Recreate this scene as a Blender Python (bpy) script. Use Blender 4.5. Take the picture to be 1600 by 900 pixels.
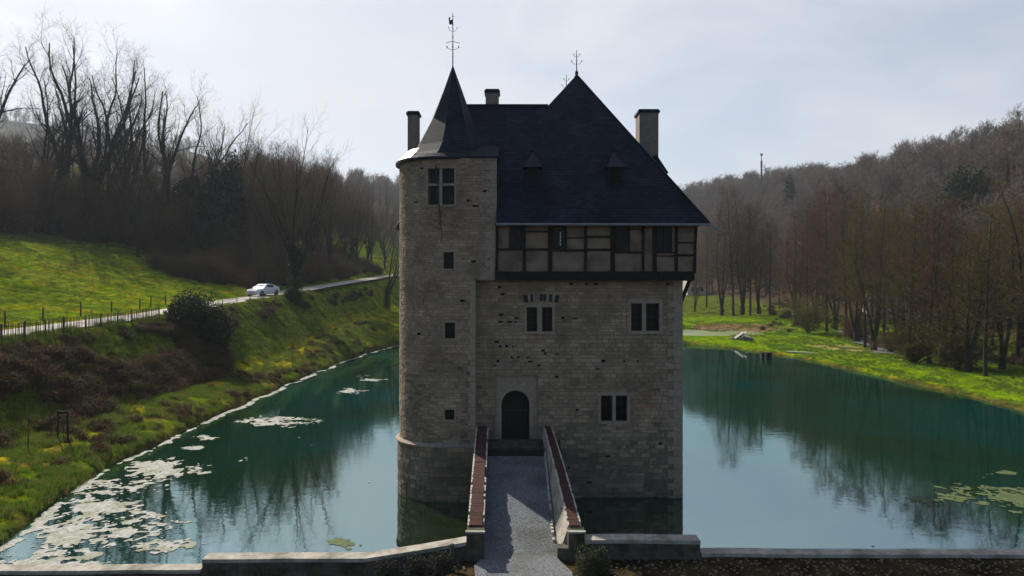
import bpy, math, random
import numpy as np
from mathutils import Vector
R = math.radians
random.seed(11)
RS = np.random.RandomState(7)
scn = bpy.context.scene
for o in list(bpy.data.objects):
    bpy.data.objects.remove(o)
col = scn.collection

# ---------------------------------------------------------------- camera
CAM_H = 7.8
F = 1067.0                       # focal length in pixels of the 1600 px wide photograph
cam_d = bpy.data.cameras.new('camera')
cam_d.lens = 24.0
cam_d.sensor_width = 36.0
cam_d.clip_start = 0.3
cam_d.clip_end = 6000
cam = bpy.data.objects.new('camera', cam_d)
col.objects.link(cam)
cam.location = (0, 0, CAM_H)
cam.rotation_euler = (R(90), 0, 0)
scn.camera = cam

# ---------------------------------------------------------------- sky, sun, exposure
SUN_EL = 38.0
SUN_AZ = 40.0                    # degrees to the left of the view direction, behind the castle
world = bpy.data.worlds.new('World')
scn.world = world
world.use_nodes = True
nt = world.node_tree
nt.nodes.clear()
w_out = nt.nodes.new('ShaderNodeOutputWorld')
w_bg = nt.nodes.new('ShaderNodeBackground')
w_bg.inputs['Strength'].default_value = 0.082
sky = nt.nodes.new('ShaderNodeTexSky')
sky.sky_type = 'NISHITA'
sky.sun_disc = False
sky.sun_elevation = R(SUN_EL)
sky.sun_rotation = R(-SUN_AZ)
sky.air_density = 1.0
sky.dust_density = 1.2
sky.ozone_density = 1.5
w_tc = nt.nodes.new('ShaderNodeTexCoord')
w_map = nt.nodes.new('ShaderNodeMapping')
w_map.inputs['Scale'].default_value = (1.3, 1.3, 3.6)
w_map.inputs['Location'].default_value = (0.3, 0.2, 0.1)
w_n = nt.nodes.new('ShaderNodeTexNoise')
w_n.inputs['Scale'].default_value = 1.7
w_n.inputs['Detail'].default_value = 7
w_n.inputs['Roughness'].default_value = 0.52
w_n.inputs['Distortion'].default_value = 0.5
w_r = nt.nodes.new('ShaderNodeMapRange')
w_r.inputs['From Min'].default_value = 0.36
w_r.inputs['From Max'].default_value = 0.66
w_r.inputs['To Min'].default_value = 0.42
w_r.inputs['To Max'].default_value = 1.0
w_mix = nt.nodes.new('ShaderNodeMix')
w_mix.data_type = 'RGBA'
w_mix.inputs['B'].default_value = (7.0, 7.15, 7.5, 1)
lk = nt.links.new
lk(w_tc.outputs['Generated'], w_map.inputs['Vector'])
lk(w_map.outputs['Vector'], w_n.inputs['Vector'])
lk(w_n.outputs['Fac'], w_r.inputs['Value'])
w_sep = nt.nodes.new('ShaderNodeSeparateXYZ')
lk(w_tc.outputs['Generated'], w_sep.inputs['Vector'])
w_dir = nt.nodes.new('ShaderNodeMapRange')
w_dir.interpolation_type = 'SMOOTHSTEP'
w_dir.inputs['From Min'].default_value = -0.15
w_dir.inputs['From Max'].default_value = 0.55
lk(w_sep.outputs['Y'], w_dir.inputs['Value'])
w_mul = nt.nodes.new('ShaderNodeMath'); w_mul.operation = 'MULTIPLY'
lk(w_r.outputs['Result'], w_mul.inputs[0]); lk(w_dir.outputs['Result'], w_mul.inputs[1])
lk(w_mul.outputs[0], w_mix.inputs['Factor'])
lk(sky.outputs['Color'], w_mix.inputs['A'])
lk(w_mix.outputs['Result'], w_bg.inputs['Color'])
lk(w_bg.outputs['Background'], w_out.inputs['Surface'])

sun_d = bpy.data.lights.new('sun', 'SUN')
sun_d.energy = 5.0
sun_d.angle = R(0.6)
sun_d.color = (1.0, 0.93, 0.80)
sun = bpy.data.objects.new('sun', sun_d)
col.objects.link(sun)
sun.location = (-60, 60, 80)
sd = Vector((math.sin(R(SUN_AZ)) * math.cos(R(SUN_EL)), -math.cos(R(SUN_AZ)) * math.cos(R(SUN_EL)), -math.sin(R(SUN_EL))))
sun.rotation_euler = sd.to_track_quat('-Z', 'Y').to_euler()

scn.view_settings.view_transform = 'Standard'
scn.view_settings.look = 'None'
scn.view_settings.exposure = 0.5
scn.view_settings.gamma = 1.0
scn.view_settings.use_curve_mapping = False
scn.cycles.use_denoising = True
scn.cycles.max_bounces = 6
scn.cycles.transparent_max_bounces = 6
scn.cycles.volume_bounces = 0
scn.cycles.caustics_reflective = False
scn.cycles.caustics_refractive = False
scn.cycles.sample_clamp_indirect = 6

# ---------------------------------------------------------------- materials
def nodes_of(m):
    m.use_nodes = True
    t = m.node_tree
    return t, t.nodes, t.links.new

def mat(name, base, rough=0.85, var=0.25, scale=3.0, bump=0.0, bscale=20.0, tint=None, tscale=0.6, tmin=0.45, tmax=0.65,
        vcol=False, spec=0.3, metal=0.0, detail=6, translucent=0.0, rnd=None):
    """rough surface whose colour is broken up by noise; tint = second own colour in large patches; vcol multiplies the mesh colour attribute"""
    m = bpy.data.materials.new(name)
    t, N, L = nodes_of(m)
    p = N['Principled BSDF']
    p.inputs['Roughness'].default_value = rough
    p.inputs['Metallic'].default_value = metal
    p.inputs['Specular IOR Level'].default_value = spec
    tc = N.new('ShaderNodeTexCoord')
    n = N.new('ShaderNodeTexNoise')
    n.inputs['Scale'].default_value = scale
    n.inputs['Detail'].default_value = detail
    n.inputs['Roughness'].default_value = 0.6
    L(tc.outputs['Object'], n.inputs['Vector'])
    mr = N.new('ShaderNodeMapRange')
    mr.inputs['From Min'].default_value = 0.3
    mr.inputs['From Max'].default_value = 0.7
    mr.inputs['To Min'].default_value = 1 - var
    mr.inputs['To Max'].default_value = 1 + var
    L(n.outputs['Fac'], mr.inputs['Value'])
    mul = N.new('ShaderNodeMix'); mul.data_type = 'RGBA'; mul.blend_type = 'MULTIPLY'
    mul.inputs['Factor'].default_value = 1
    src = None
    if vcol:
        a = N.new('ShaderNodeAttribute'); a.attribute_name = 'Col'
        src = a.outputs['Color']
        m2 = N.new('ShaderNodeMix'); m2.data_type = 'RGBA'; m2.blend_type = 'MULTIPLY'
        m2.inputs['Factor'].default_value = 1
        L(src, m2.inputs['A']); m2.inputs['B'].default_value = (*base, 1)
        src = m2.outputs['Result']
    if tint:
        n2 = N.new('ShaderNodeTexNoise')
        n2.inputs['Scale'].default_value = tscale
        n2.inputs['Detail'].default_value = 5
        L(tc.outputs['Object'], n2.inputs['Vector'])
        r2 = N.new('ShaderNodeMapRange')
        r2.inputs['From Min'].default_value = tmin
        r2.inputs['From Max'].default_value = tmax
        L(n2.outputs['Fac'], r2.inputs['Value'])
        m3 = N.new('ShaderNodeMix'); m3.data_type = 'RGBA'
        if src: L(src, m3.inputs['A'])
        else: m3.inputs['A'].default_value = (*base, 1)
        m3.inputs['B'].default_value = (*tint, 1)
        L(r2.outputs['Result'], m3.inputs['Factor'])
        src = m3.outputs['Result']
    if rnd:
        oi = N.new('ShaderNodeObjectInfo')
        m4 = N.new('ShaderNodeMix'); m4.data_type = 'RGBA'
        m4.inputs['A'].default_value = (*base, 1); m4.inputs['B'].default_value = (*rnd, 1)
        L(oi.outputs['Random'], m4.inputs['Factor'])
        src = m4.outputs['Result']
    if src: L(src, mul.inputs['A'])
    else: mul.inputs['A'].default_value = (*base, 1)
    L(mr.outputs['Result'], mul.inputs['B'])
    L(mul.outputs['Result'], p.inputs['Base Color'])
    if bump:
        nb = N.new('ShaderNodeTexNoise')
        nb.inputs['Scale'].default_value = bscale
        nb.inputs['Detail'].default_value = 5
        L(tc.outputs['Object'], nb.inputs['Vector'])
        b = N.new('ShaderNodeBump')
        b.inputs['Strength'].default_value = bump
        b.inputs['Distance'].default_value = 0.05
        L(nb.outputs['Fac'], b.inputs['Height'])
        L(b.outputs['Normal'], p.inputs['Normal'])
    if translucent:
        tr = N.new('ShaderNodeBsdfTranslucent')
        L(mul.outputs['Result'], tr.inputs['Color'])
        mx = N.new('ShaderNodeMixShader'); mx.inputs['Fac'].default_value = translucent
        L(p.outputs['BSDF'], mx.inputs[1]); L(tr.outputs['BSDF'], mx.inputs[2])
        L(mx.outputs['Shader'], N['Material Output'].inputs['Surface'])
    return m

def slate_mat(name, c1, c2, bw=0.24, bh=0.13, rough=0.5, spec=0.3):
    m = bpy.data.materials.new(name)
    t, N, L = nodes_of(m)
    p = N['Principled BSDF']
    uv = N.new('ShaderNodeUVMap'); uv.uv_map = 'UVMap'
    nz = N.new('ShaderNodeTexNoise'); nz.inputs['Scale'].default_value = 2.0
    L(uv.outputs['UV'], nz.inputs['Vector'])
    vm = N.new('ShaderNodeMix'); vm.data_type = 'RGBA'; vm.blend_type = 'LINEAR_LIGHT'; vm.inputs['Factor'].default_value = 0.03
    L(uv.outputs['UV'], vm.inputs['A']); L(nz.outputs['Color'], vm.inputs['B'])
    br = N.new('ShaderNodeTexBrick')
    br.inputs['Scale'].default_value = 1.0
    br.inputs['Brick Width'].default_value = bw
    br.inputs['Row Height'].default_value = bh
    br.inputs['Mortar Size'].default_value = 0.008
    br.inputs['Bias'].default_value = -0.1
    br.inputs['Color1'].default_value = (*c1, 1)
    br.inputs['Color2'].default_value = (*c2, 1)
    br.inputs['Mortar'].default_value = (c1[0] * .35, c1[1] * .35, c1[2] * .35, 1)
    L(vm.outputs['Result'], br.inputs['Vector'])
    n = N.new('ShaderNodeTexNoise'); n.inputs['Scale'].default_value = 0.9; n.inputs['Detail'].default_value = 6
    L(uv.outputs['UV'], n.inputs['Vector'])
    mr = N.new('ShaderNodeMapRange'); mr.inputs['From Min'].default_value = .3; mr.inputs['From Max'].default_value = .7
    mr.inputs['To Min'].default_value = .5; mr.inputs['To Max'].default_value = 1.6
    L(n.outputs['Fac'], mr.inputs['Value'])
    mul = N.new('ShaderNodeMix'); mul.data_type = 'RGBA'; mul.blend_type = 'MULTIPLY'; mul.inputs['Factor'].default_value = 1
    L(br.outputs['Color'], mul.inputs['A']); L(mr.outputs['Result'], mul.inputs['B'])
    L(mul.outputs['Result'], p.inputs['Base Color'])
    p.inputs['Roughness'].default_value = rough
    p.inputs['Specular IOR Level'].default_value = spec
    # overlapping courses: a saw-tooth height along the slope plus the gaps
    sx = N.new('ShaderNodeSeparateXYZ'); L(uv.outputs['UV'], sx.inputs['Vector'])
    dv = N.new('ShaderNodeMath'); dv.operation = 'DIVIDE'; dv.inputs[1].default_value = bh; L(sx.outputs['Y'], dv.inputs[0])
    fr = N.new('ShaderNodeMath'); fr.operation = 'FRACT'; L(dv.outputs[0], fr.inputs[0])
    iv = N.new('ShaderNodeMath'); iv.operation = 'SUBTRACT'; iv.inputs[0].default_value = 1; L(fr.outputs[0], iv.inputs[1])
    ad = N.new('ShaderNodeMath'); ad.operation = 'SUBTRACT'; L(iv.outputs[0], ad.inputs[0]); L(br.outputs['Fac'], ad.inputs[1])
    b = N.new('ShaderNodeBump'); b.inputs['Strength'].default_value = 0.7; b.inputs['Distance'].default_value = 0.02
    L(ad.outputs[0], b.inputs['Height']); L(b.outputs['Normal'], p.inputs['Normal'])
    return m

M = {}
M['stone'] = mat('limestone_blocks', (1, 1, 1), 0.9, 0.42, 1.1, 0.6, 18, vcol=True, detail=12, spec=.15)
M['mortar'] = mat('lime_mortar', (0.24, 0.192, 0.142), 0.95, 0.3, 5, 0.4, 30)
M['dressed'] = mat('dressed_limestone', (0.31, 0.25, 0.19), 0.85, 0.22, 6, 0.3, 25)
M['slate'] = slate_mat('roof_slate', (0.005, 0.009, 0.020), (0.013, 0.020, 0.037), rough=.6, spec=.14)
M['slate_turret'] = slate_mat('turret_slate', (0.012, 0.018, 0.030), (0.020, 0.027, 0.042), 0.22, 0.12, 0.7, 0.12)
M['lead'] = mat('weathered_lead', (0.20, 0.20, 0.21), 0.5, 0.2, 4, 0.1, 10, spec=0.5)
M['timber'] = mat('tarred_oak', (0.016, 0.012, 0.010), 0.85, 0.4, 8, 0.5, 30)
M['plaster'] = mat('loam_plaster', (0.225, 0.168, 0.125), 0.95, 0.16, 2.5, 0.3, 14, tint=(0.14, 0.102, 0.078), tscale=1.3)
M['chimney'] = mat('chimney_render', (0.23, 0.175, 0.15), 0.9, 0.18, 4, 0.3, 25)
M['iron'] = mat('wrought_iron', (0.02, 0.02, 0.022), 0.6, 0.2, 10, spec=0.4)
M['dark'] = mat('dark_interior', (0.006, 0.006, 0.007), 0.9, 0.1)
M['glass'] = mat('old_window_glass', (0.005, 0.006, 0.010), 0.25, 0.2, 3, 0.12, 5, spec=0.15)
M['white'] = mat('white_paint', (0.62, 0.63, 0.66), 0.5, 0.05)
M['door'] = mat('old_oak_door', (0.020, 0.014, 0.011), 0.8, 0.4, 12, 0.4, 30)
M['redcap'] = mat('red_brick_coping', (0.065, 0.021, 0.017), 0.9, 0.4, 9, 0.6, 25, tint=(0.05, 0.03, 0.022), tscale=2.2)
M['lime'] = mat('pale_lime_edging', (0.50, 0.45, 0.38), 0.9, 0.2, 9, 0.5, 30)
M['wallstone'] = mat('mossy_rubble', (0.095, 0.085, 0.07), 0.95, 0.35, 6, 0.7, 14, tint=(0.03, 0.045, 0.018), tscale=1.8)
M['coping'] = mat('concrete_coping', (0.36, 0.33, 0.28), 0.9, 0.3, 5, 0.5, 25, tint=(0.20, 0.185, 0.15), tscale=1.5)
M['gravel'] = mat('grey_gravel', (0.165, 0.172, 0.182), 0.95, 0.5, 17, 1.0, 24, detail=12, tint=(.11, .11, .11), tscale=.9)
M['road'] = mat('pale_asphalt', (0.40, 0.36, 0.32), 0.9, 0.12, 1.2, 0.2, 20, tint=(0.22, 0.2, 0.18), tscale=0.5)
M['bark'] = mat('bark', (0.036, 0.028, 0.022), 0.95, 0.35, 6, 0.7, 14, tint=(0.032, 0.036, 0.018), tscale=1.2, spec=.1)
M['twig'] = mat('twigs', (0.12, 0.052, 0.032), 0.9, 0.3, 1.0, translucent=0.2, rnd=(.082, .078, .026))
M['twig_red'] = mat('reddish_twigs', (0.13, 0.062, 0.034), 0.9, 0.3, 0.6, translucent=0.2, rnd=(.095, .080, .024))
M['twig_far'] = mat('grey_brown_twigs', (0.17, 0.115, 0.095), 0.9, 0.35, 0.3, translucent=0.2, rnd=(.12, .105, .085))
M['twig_dark'] = mat('dark_grey_twigs', (0.03, 0.024, 0.02), 0.9, 0.3, 1.0)
M['twig_olive'] = mat('budding_twigs', (0.12, 0.10, 0.025), 0.9, 0.3, 1.0, translucent=0.2)
M['ivy'] = mat('ivy_leaves', (0.022, 0.042, 0.016), 0.75, 0.4, 3, spec=0.08, translucent=0.1)
M['bush'] = mat('evergreen_leaves', (0.034, 0.046, 0.018), 0.75, 0.4, 3, spec=0.10, tint=(0.05, 0.05, 0.018), tscale=1.5)
M['conifer'] = mat('conifer_needles', (0.015, 0.03, 0.016), 0.85, 0.35, 3, spec=.05)
M['bramble'] = mat('bramble_leaves', (0.052, 0.040, 0.022), 0.8, 0.5, 2, translucent=0.1)
M['fence'] = mat('weathered_chestnut', (0.07, 0.058, 0.048), 0.9, 0.35, 8, 0.4, 30)
M['tyre'] = mat('tyre_rubber', (0.012, 0.012, 0.013), 0.8, 0.1)
M['carwhite'] = mat('white_car_paint', (0.72, 0.73, 0.75), 0.22, 0.02, spec=0.6)
M['rim'] = mat('alloy_rim', (0.25, 0.25, 0.27), 0.35, 0.1, metal=0.8)
M['house'] = mat('house_render', (0.55, 0.50, 0.44), 0.9, 0.12, 0.5)
M['tiles'] = mat('brown_roof_tiles', (0.10, 0.055, 0.042), 0.85, 0.2, 1.5)
M['scum'] = mat('pale_floating_scum', (0.37, 0.365, 0.34), 0.95, 0.45, 7, 0.8, 18, tint=(0.24, 0.25, 0.17), tscale=1.6, detail=10)
M['algae'] = mat('green_algae', (0.07, 0.095, 0.03), 0.8, 0.4, 3, 0.4, 12)
M['goose'] = mat('white_feathers', (0.75, 0.75, 0.73), 0.8, 0.05)
M['orange'] = mat('orange_beak', (0.5, 0.18, 0.03), 0.6, 0.05)
M['rock'] = mat('rubble_stones', (0.16, 0.14, 0.12), 0.95, 0.4, 4, 0.6, 14)
M['soil'] = mat('bare_soil', (0.09, 0.065, 0.045), 0.95, 0.4, 4, 0.8, 14, tint=(0.16, 0.13, 0.08), tscale=5)

# ---------------------------------------------------------------- mesh collector
class MB:
    def __init__(s):
        s.v = []; s.f = []; s.c = None
    def quad(s, a, b, c, d):
        n = len(s.v); s.v += [a, b, c, d]; s.f.append((n, n + 1, n + 2, n + 3)); return s
    def poly(s, pts):
        n = len(s.v); s.v += list(pts); s.f.append(tuple(range(n, n + len(pts)))); return s
    def box(s, x0, x1, y0, y1, z0, z1, j=0.0):
        n = len(s.v)
        r = (lambda: random.uniform(-j, j)) if j else (lambda: 0.0)
        for z in (z0, z1):
            for (x, y) in ((x0, y0), (x1, y0), (x1, y1), (x0, y1)):
                s.v.append((x + r(), y + r(), z + r()))
        for f in ((0, 3, 2, 1), (4, 5, 6, 7), (0, 1, 5, 4), (1, 2, 6, 5), (2, 3, 7, 6), (3, 0, 4, 7)):
            s.f.append(tuple(n + i for i in f))
        return s
    def loft(s, rings, cap=True):
        n = len(s.v); k = len(rings[0])
        for r in rings: s.v += list(r)
        for i in range(len(rings) - 1):
            for j in range(k):
                a = n + i * k + j; b = n + i * k + (j + 1) % k
                s.f.append((a, b, b + k, a + k))
        if cap:
            s.f.append(tuple(n + j for j in reversed(range(k))))
            s.f.append(tuple(n + (len(rings) - 1) * k + j for j in range(k)))
        return s
    def tube(s, pts, rad, sides=6, cap=True):
        rings = []
        P = [Vector(p) for p in pts]
        for i, p in enumerate(P):
            d = (P[min(i + 1, len(P) - 1)] - P[max(i - 1, 0)])
            if d.length < 1e-9: d = Vector((0, 0, 1))
            d.normalize()
            a = d.cross(Vector((0, 0, 1)) if abs(d.z) < .9 else Vector((1, 0, 0))).normalized()
            b = d.cross(a)
            r = rad[i] if hasattr(rad, '__len__') else rad
            rings.append([tuple(p + (a * math.cos(2 * math.pi * k / sides) + b * math.sin(2 * math.pi * k / sides)) * r) for k in range(sides)])
        return s.loft(rings, cap)
    def ball(s, c, r, sz=1.0, seg=10, rings=6, jit=0.0):
        R_ = []
        for i in range(rings + 1):
            ph = math.pi * i / rings
            rr = r * max(math.sin(ph), 0.02)
            R_.append([(c[0] + rr * math.cos(2 * math.pi * k / seg) * (1 + random.uniform(-jit, jit)), c[1] + rr * math.sin(2 * math.pi * k / seg) * (1 + random.uniform(-jit, jit)), c[2] - math.cos(ph) * r * sz) for k in range(seg)])
        return s.loft(R_)

def auto_uv(me):
    uvl = me.uv_layers.new(name='UVMap')
    V = me.vertices
    for p in me.polygons:
        n = p.normal
        t = Vector((-n.y, n.x, 0))
        if t.length < 1e-4: t = Vector((1, 0, 0))
        t.normalize()
        b = n.cross(t)
        for li in p.loop_indices:
            co = V[me.loops[li].vertex_index].co
            uvl.data[li].uv = (co.dot(t), co.dot(b))

def link_mesh(name, verts, faces, material, parent=None, uv=False, smooth=False, colors=None, origin=None):
    me = bpy.data.meshes.new(name)
    if origin is not None:
        ox, oy, oz = origin
        verts = [(v[0] - ox, v[1] - oy, v[2] - oz) for v in verts]
    elif parent is not None:
        w = wloc(parent)
        verts = [(v[0] - w[0], v[1] - w[1], v[2] - w[2]) for v in verts]
    me.from_pydata(verts, [], faces)
    if uv: auto_uv(me)
    if colors is not None:
        ca = me.color_attributes.new('Col', 'FLOAT_COLOR', 'POINT')
        ca.data.foreach_set('color', np.asarray(colors, dtype=np.float32).ravel())
    if smooth: me.polygons.foreach_set('use_smooth', [True] * len(me.polygons))
    me.materials.append(material)
    me.update()
    o = bpy.data.objects.new(name, me)
    col.objects.link(o)
    if parent is not None: o.parent = parent
    elif origin is not None: o.location = origin
    return o

def wloc(o):
    x, y, z = o.location
    while o.parent:
        o = o.parent
        x += o.location[0]; y += o.location[1]; z += o.location[2]
    return (x, y, z)

def empty(name, loc, label, cat, group=None, rz=0.0):
    o = bpy.data.objects.new(name, None)
    o.empty_display_size = 0.3
    col.objects.link(o)
    o.location = loc
    o.rotation_euler = (0, 0, rz)
    o['label'] = label; o['category'] = cat
    if group: o['group'] = group
    return o

def tag(o, label, cat, group=None):
    o['label'] = label; o['category'] = cat
    if group: o['group'] = group
    return o

def np_mesh(name, V, T, material, smooth=False, colors=None):
    """fast mesh from arrays: V (n,3), T (m,3 or 4)"""
    me = bpy.data.meshes.new(name)
    V = np.asarray(V, dtype=np.float32); T = np.asarray(T, dtype=np.int32)
    k = T.shape[1]
    me.vertices.add(len(V)); me.vertices.foreach_set('co', V.ravel())
    me.loops.add(len(T) * k); me.loops.foreach_set('vertex_index', T.ravel())
    me.polygons.add(len(T))
    me.polygons.foreach_set('loop_start', np.arange(0, len(T) * k, k, dtype=np.int32))
    me.polygons.foreach_set('use_smooth', np.full(len(T), smooth))
    me.update(calc_edges=True)
    if colors is not None:
        ca = me.color_attributes.new('Col', 'FLOAT_COLOR', 'POINT')
        ca.data.foreach_set('color', np.asarray(colors, dtype=np.float32).ravel())
    me.materials.append(material)
    return me

# ---------------------------------------------------------------- noise on arrays
_perm = RS.rand(256, 256)
def vnoise(x, y):
    xi = np.floor(x).astype(int); yi = np.floor(y).astype(int)
    fx = x - xi; fy = y - yi
    fx = fx * fx * (3 - 2 * fx); fy = fy * fy * (3 - 2 * fy)
    g = lambda a, b: _perm[a % 256, b % 256]
    return (g(xi, yi) * (1 - fx) + g(xi + 1, yi) * fx) * (1 - fy) + (g(xi, yi + 1) * (1 - fx) + g(xi + 1, yi + 1) * fx) * fy
def fbm(x, y, o=4):
    s = 0; a = .5; t = 0
    for i in range(o):
        s = s + a * vnoise(x * 2 ** i + 17.3 * i, y * 2 ** i + 5.1 * i); t += a; a *= .5
    return s / t
def sstep(x, a, b):
    t = np.clip((x - a) / (b - a), 0, 1)
    return t * t * (3 - 2 * t)

# ---------------------------------------------------------------- ground height
POND = np.array([(-14.9, 18.45), (-15.4, 20.6), (-16.3, 23.4), (-17.6, 30.3), (-18.1, 39.6), (-18.2, 55.5), (-17.6, 81.6), (-15.6, 92.5), (0, 96.5),
                 (15, 96.5), (23.9, 94.6), (28.7, 87.6), (31.9, 75.7), (32.3, 57.4), (32.7, 49.8), (32.3, 43.1), (33, 30), (33, 18.45)])
def pond_sd(X, Y):
    """distance to the pond's edge, negative on the water"""
    d = np.full(X.shape, 1e9); inside = np.zeros(X.shape, bool)
    n = len(POND)
    for i in range(n):
        ax, ay = POND[i]; bx, by = POND[(i + 1) % n]
        ex, ey = bx - ax, by - ay
        t = np.clip(((X - ax) * ex + (Y - ay) * ey) / (ex * ex + ey * ey), 0, 1)
        d = np.minimum(d, np.hypot(X - ax - t * ex, Y - ay - t * ey))
        c = (ay > Y) != (by > Y)
        with np.errstate(divide='ignore', invalid='ignore'):
            xi = (bx - ax) * (Y - ay) / (by - ay + 1e-12) + ax
        inside ^= c & (X < xi)
    return np.where(inside, -d, d)
ROAD_X = -30.0
def road_z(Y): return np.interp(Y, [0, 40, 58.2, 72.7, 83.8, 106.7, 152, 230, 400], [4.3, 5.05, 5.62, 6.4, 6.84, 8.0, 10.1, 13.5, 20])
def path_z(Y): return np.interp(Y, [0, 36, 50, 63, 83, 110], [0.75, 0.85, 0.9, 1.1, 2.2, 4.0])
def hgt(X, Y, fine=True):
    X = np.asarray(X, float); Y = np.asarray(Y, float)
    wob = (fbm(X * .35 + 9, Y * .35, 3) - .5) * 1.1
    sd_ = pond_sd(X, Y) + wob * sstep(Y, 19.5, 23)
    under = np.maximum(-0.8, sd_ * 1.4)
    rough = (fbm(X * .5, Y * .5, 4) - .5)
    lump = (fbm(X * 1.3 + 4, Y * 1.3 + 3, 3) - .5)
    # left bank: rim, terrace with the trodden path, steep bank, road, field hill
    rz = road_z(Y); pz = path_z(Y)
    xl = -X
    a = np.clip(sd_, 0, None)
    t1 = np.clip(a / 3.6, 0, 1)
    low = 0.18 * sstep(a, 0, .35) + (pz - .18) * t1 ** 0.8
    t2 = np.clip((xl - 22.6) / (28.1 - 22.6), 0, 1)
    bank = pz + (rz - pz) * (t2 * .75 + .25 * t2 * t2 * (3 - 2 * t2))
    hill = rz + .20 * np.clip(xl - 32.2, 0, 90) + .10 * np.clip(xl - 122, 0, 400) + .10 * np.clip(Y - 100, 0, 200) * sstep(xl, 32, 70)
    left = np.where(xl < 22.6, low, np.where(xl < 32.2, np.minimum(bank, rz), hill))
    left = left + lump * .35 * sstep(a, .3, 2) * (1 - sstep(np.abs(X - ROAD_X), 2.6, 2.0)) + rough * .9 * sstep(xl, 34, 44)
    # right meadow, wooded hillside
    right = .32 * sstep(a, 0, .5) + .12 * sstep(a, 1, 5) + .035 * np.clip(Y - 90, 0, 400) * sstep(X, 10, 25) + rough * .25 + lump * .10
    rh = sstep(X, 62, 160) * (36 + .02 * Y) * sstep(Y, 20, 120) + 8 * (fbm(X * .02, Y * .02, 3) - .5) * sstep(X, 60, 100)
    right = right + rh
    right = right - .45 * sstep(-np.hypot((X - 30) / 9.5, (Y - 108.5) / 8), -1.12, -.85)
    # valley head behind the castle
    mid = .9 * sstep(a, 0, 3) + .05 * np.clip(Y - 97, 0, 300) + rough * .5
    wl = sstep(-X, 10, 16); wr = sstep(X, 8, 24)
    far_l = sstep(-X, 10, 32)
    w_left = np.where(Y < 96, (X < 0).astype(float), far_l)
    w_right = np.where(Y < 96, (X >= 0).astype(float), wr * (1 - w_left))
    w_mid = 1 - w_left - w_right
    z = left * w_left + right * w_right + mid * w_mid
    # closing and far hills
    z = z + sstep(Y, 300, 560) * np.clip(50 - z * .6, 0, 99) * (0.75 + .5 * fbm(X * .006, Y * .006, 3)) * sstep(-X, 700, 100)
    z = z + sstep(Y, 620, 1050) * (60 + 95 * sstep(-X, 200, 800) + 60 * (fbm(X * .004 + 3, Y * .004, 4) - .5))
    # garden in front of the boundary wall
    front = .66 - .03 * (18 - Y)
    z = np.where(Y < 18.2, .0 + front * sstep(X, -3.2, -1.3), z)
    return np.where((sd_ < 0) & (Y > 18.2), np.minimum(under, 0), z)

def H1(x, y): return float(hgt(np.array([x]), np.array([y]))[0])
def P(px, py, Y):
    """a point of the place at distance Y from pixel px, py of the photograph"""
    return ((px - 800) / F * Y, Y, CAM_H - (py - 450) / F * Y)
def on_ground(px, Y):
    x = (px - 800) / F * Y
    return (x, Y, H1(x, Y))

# ---------------------------------------------------------------- ground sheet
def axis(parts):
    a = [parts[0][0]]
    for (x0, x1, s0, s1) in parts:
        x = x0
        while x < x1 - 1e-6:
            t = (x - x0) / (x1 - x0)
            x = min(x1, x + s0 + (s1 - s0) * t)
            a.append(x)
    return np.unique(np.round(np.array(a), 4))
gx = axis([(-2400, -160, 90, 8), (-160, -45, 5, 1.0), (-45, -14, .30, .30), (-14, 28, 1.5, 1.0), (28, 46, .35, .45), (46, 180, .6, 5), (180, 2400, 8, 120)])
gy = axis([(2, 17.5, 2, .3), (17.5, 18.9, .12, .12), (18.9, 100, .26, .5), (100, 200, .5, 4), (200, 1200, 5, 40), (1200, 3000, 60, 200)])
GX, GY = np.meshgrid(gx, gy)
GZ = hgt(GX, GY)
nx_, ny_ = len(gx), len(gy)
V = np.stack([GX, GY, GZ], -1).reshape(-1, 3)
ii, jj = np.meshgrid(np.arange(nx_ - 1), np.arange(ny_ - 1))
a = (jj * nx_ + ii).ravel()
T = np.stack([a, a + 1, a + 1 + nx_, a + nx_], 1)
# colours of the ground: pasture, trodden path, bare earth, litter, painted shade by the scrub
fx, fy = GX, GY
n1 = fbm(fx * .25, fy * .25, 4); n2 = fbm(fx * .9 + 40, fy * .9, 3); n3 = fbm(fx * .06 + 4, fy * .06 + 9, 4)
green = np.array([.10, .155, .006]); yell = np.array([.22, .185, .008]); brown = np.array([.10, .07, .035]); litter = np.array([.07, .05, .035]); deep = np.array([.05, .085, .012])
def mixc(c, d, w): return c * (1 - w[..., None]) + d * w[..., None]
C = np.broadcast_to(green, GX.shape + (3,)).copy()
C = mixc(C, deep, sstep(n1, .45, .62) * .7)
C = mixc(C, yell, sstep(n2, .48, .68) * .75)
left_m = GX < -10
sdv = pond_sd(GX, GY)
terr = (sstep(-GX, 19.2, 20.6) * (1 - sstep(-GX, 22.9, 23.8))) * (GX < 0) * (GY < 110)
C = mixc(C, yell * 1.05, terr * .8 * sstep(n1, .3, .5))
bare = sstep(n2, .52, .64) * sstep(-GX, 18.2, 19) * (1 - sstep(-GX, 21.3, 22.2)) * (GY < 110)
C = mixc(C, brown, bare * .75)
steep = sstep(-GX, 23.6, 24.6) * (1 - sstep(-GX, 28.4, 28.9)) * (GY < 120)
C = mixc(C, np.array([.075, .115, .012]), steep * .7)
C = mixc(C, brown * .9, steep * sstep(n2, .55, .7) * .7)
rimb = sstep(-sdv, -.55, -.1) * (GY > 18.6)
C = mixc(C, litter * .8, rimb * .8)
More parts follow.
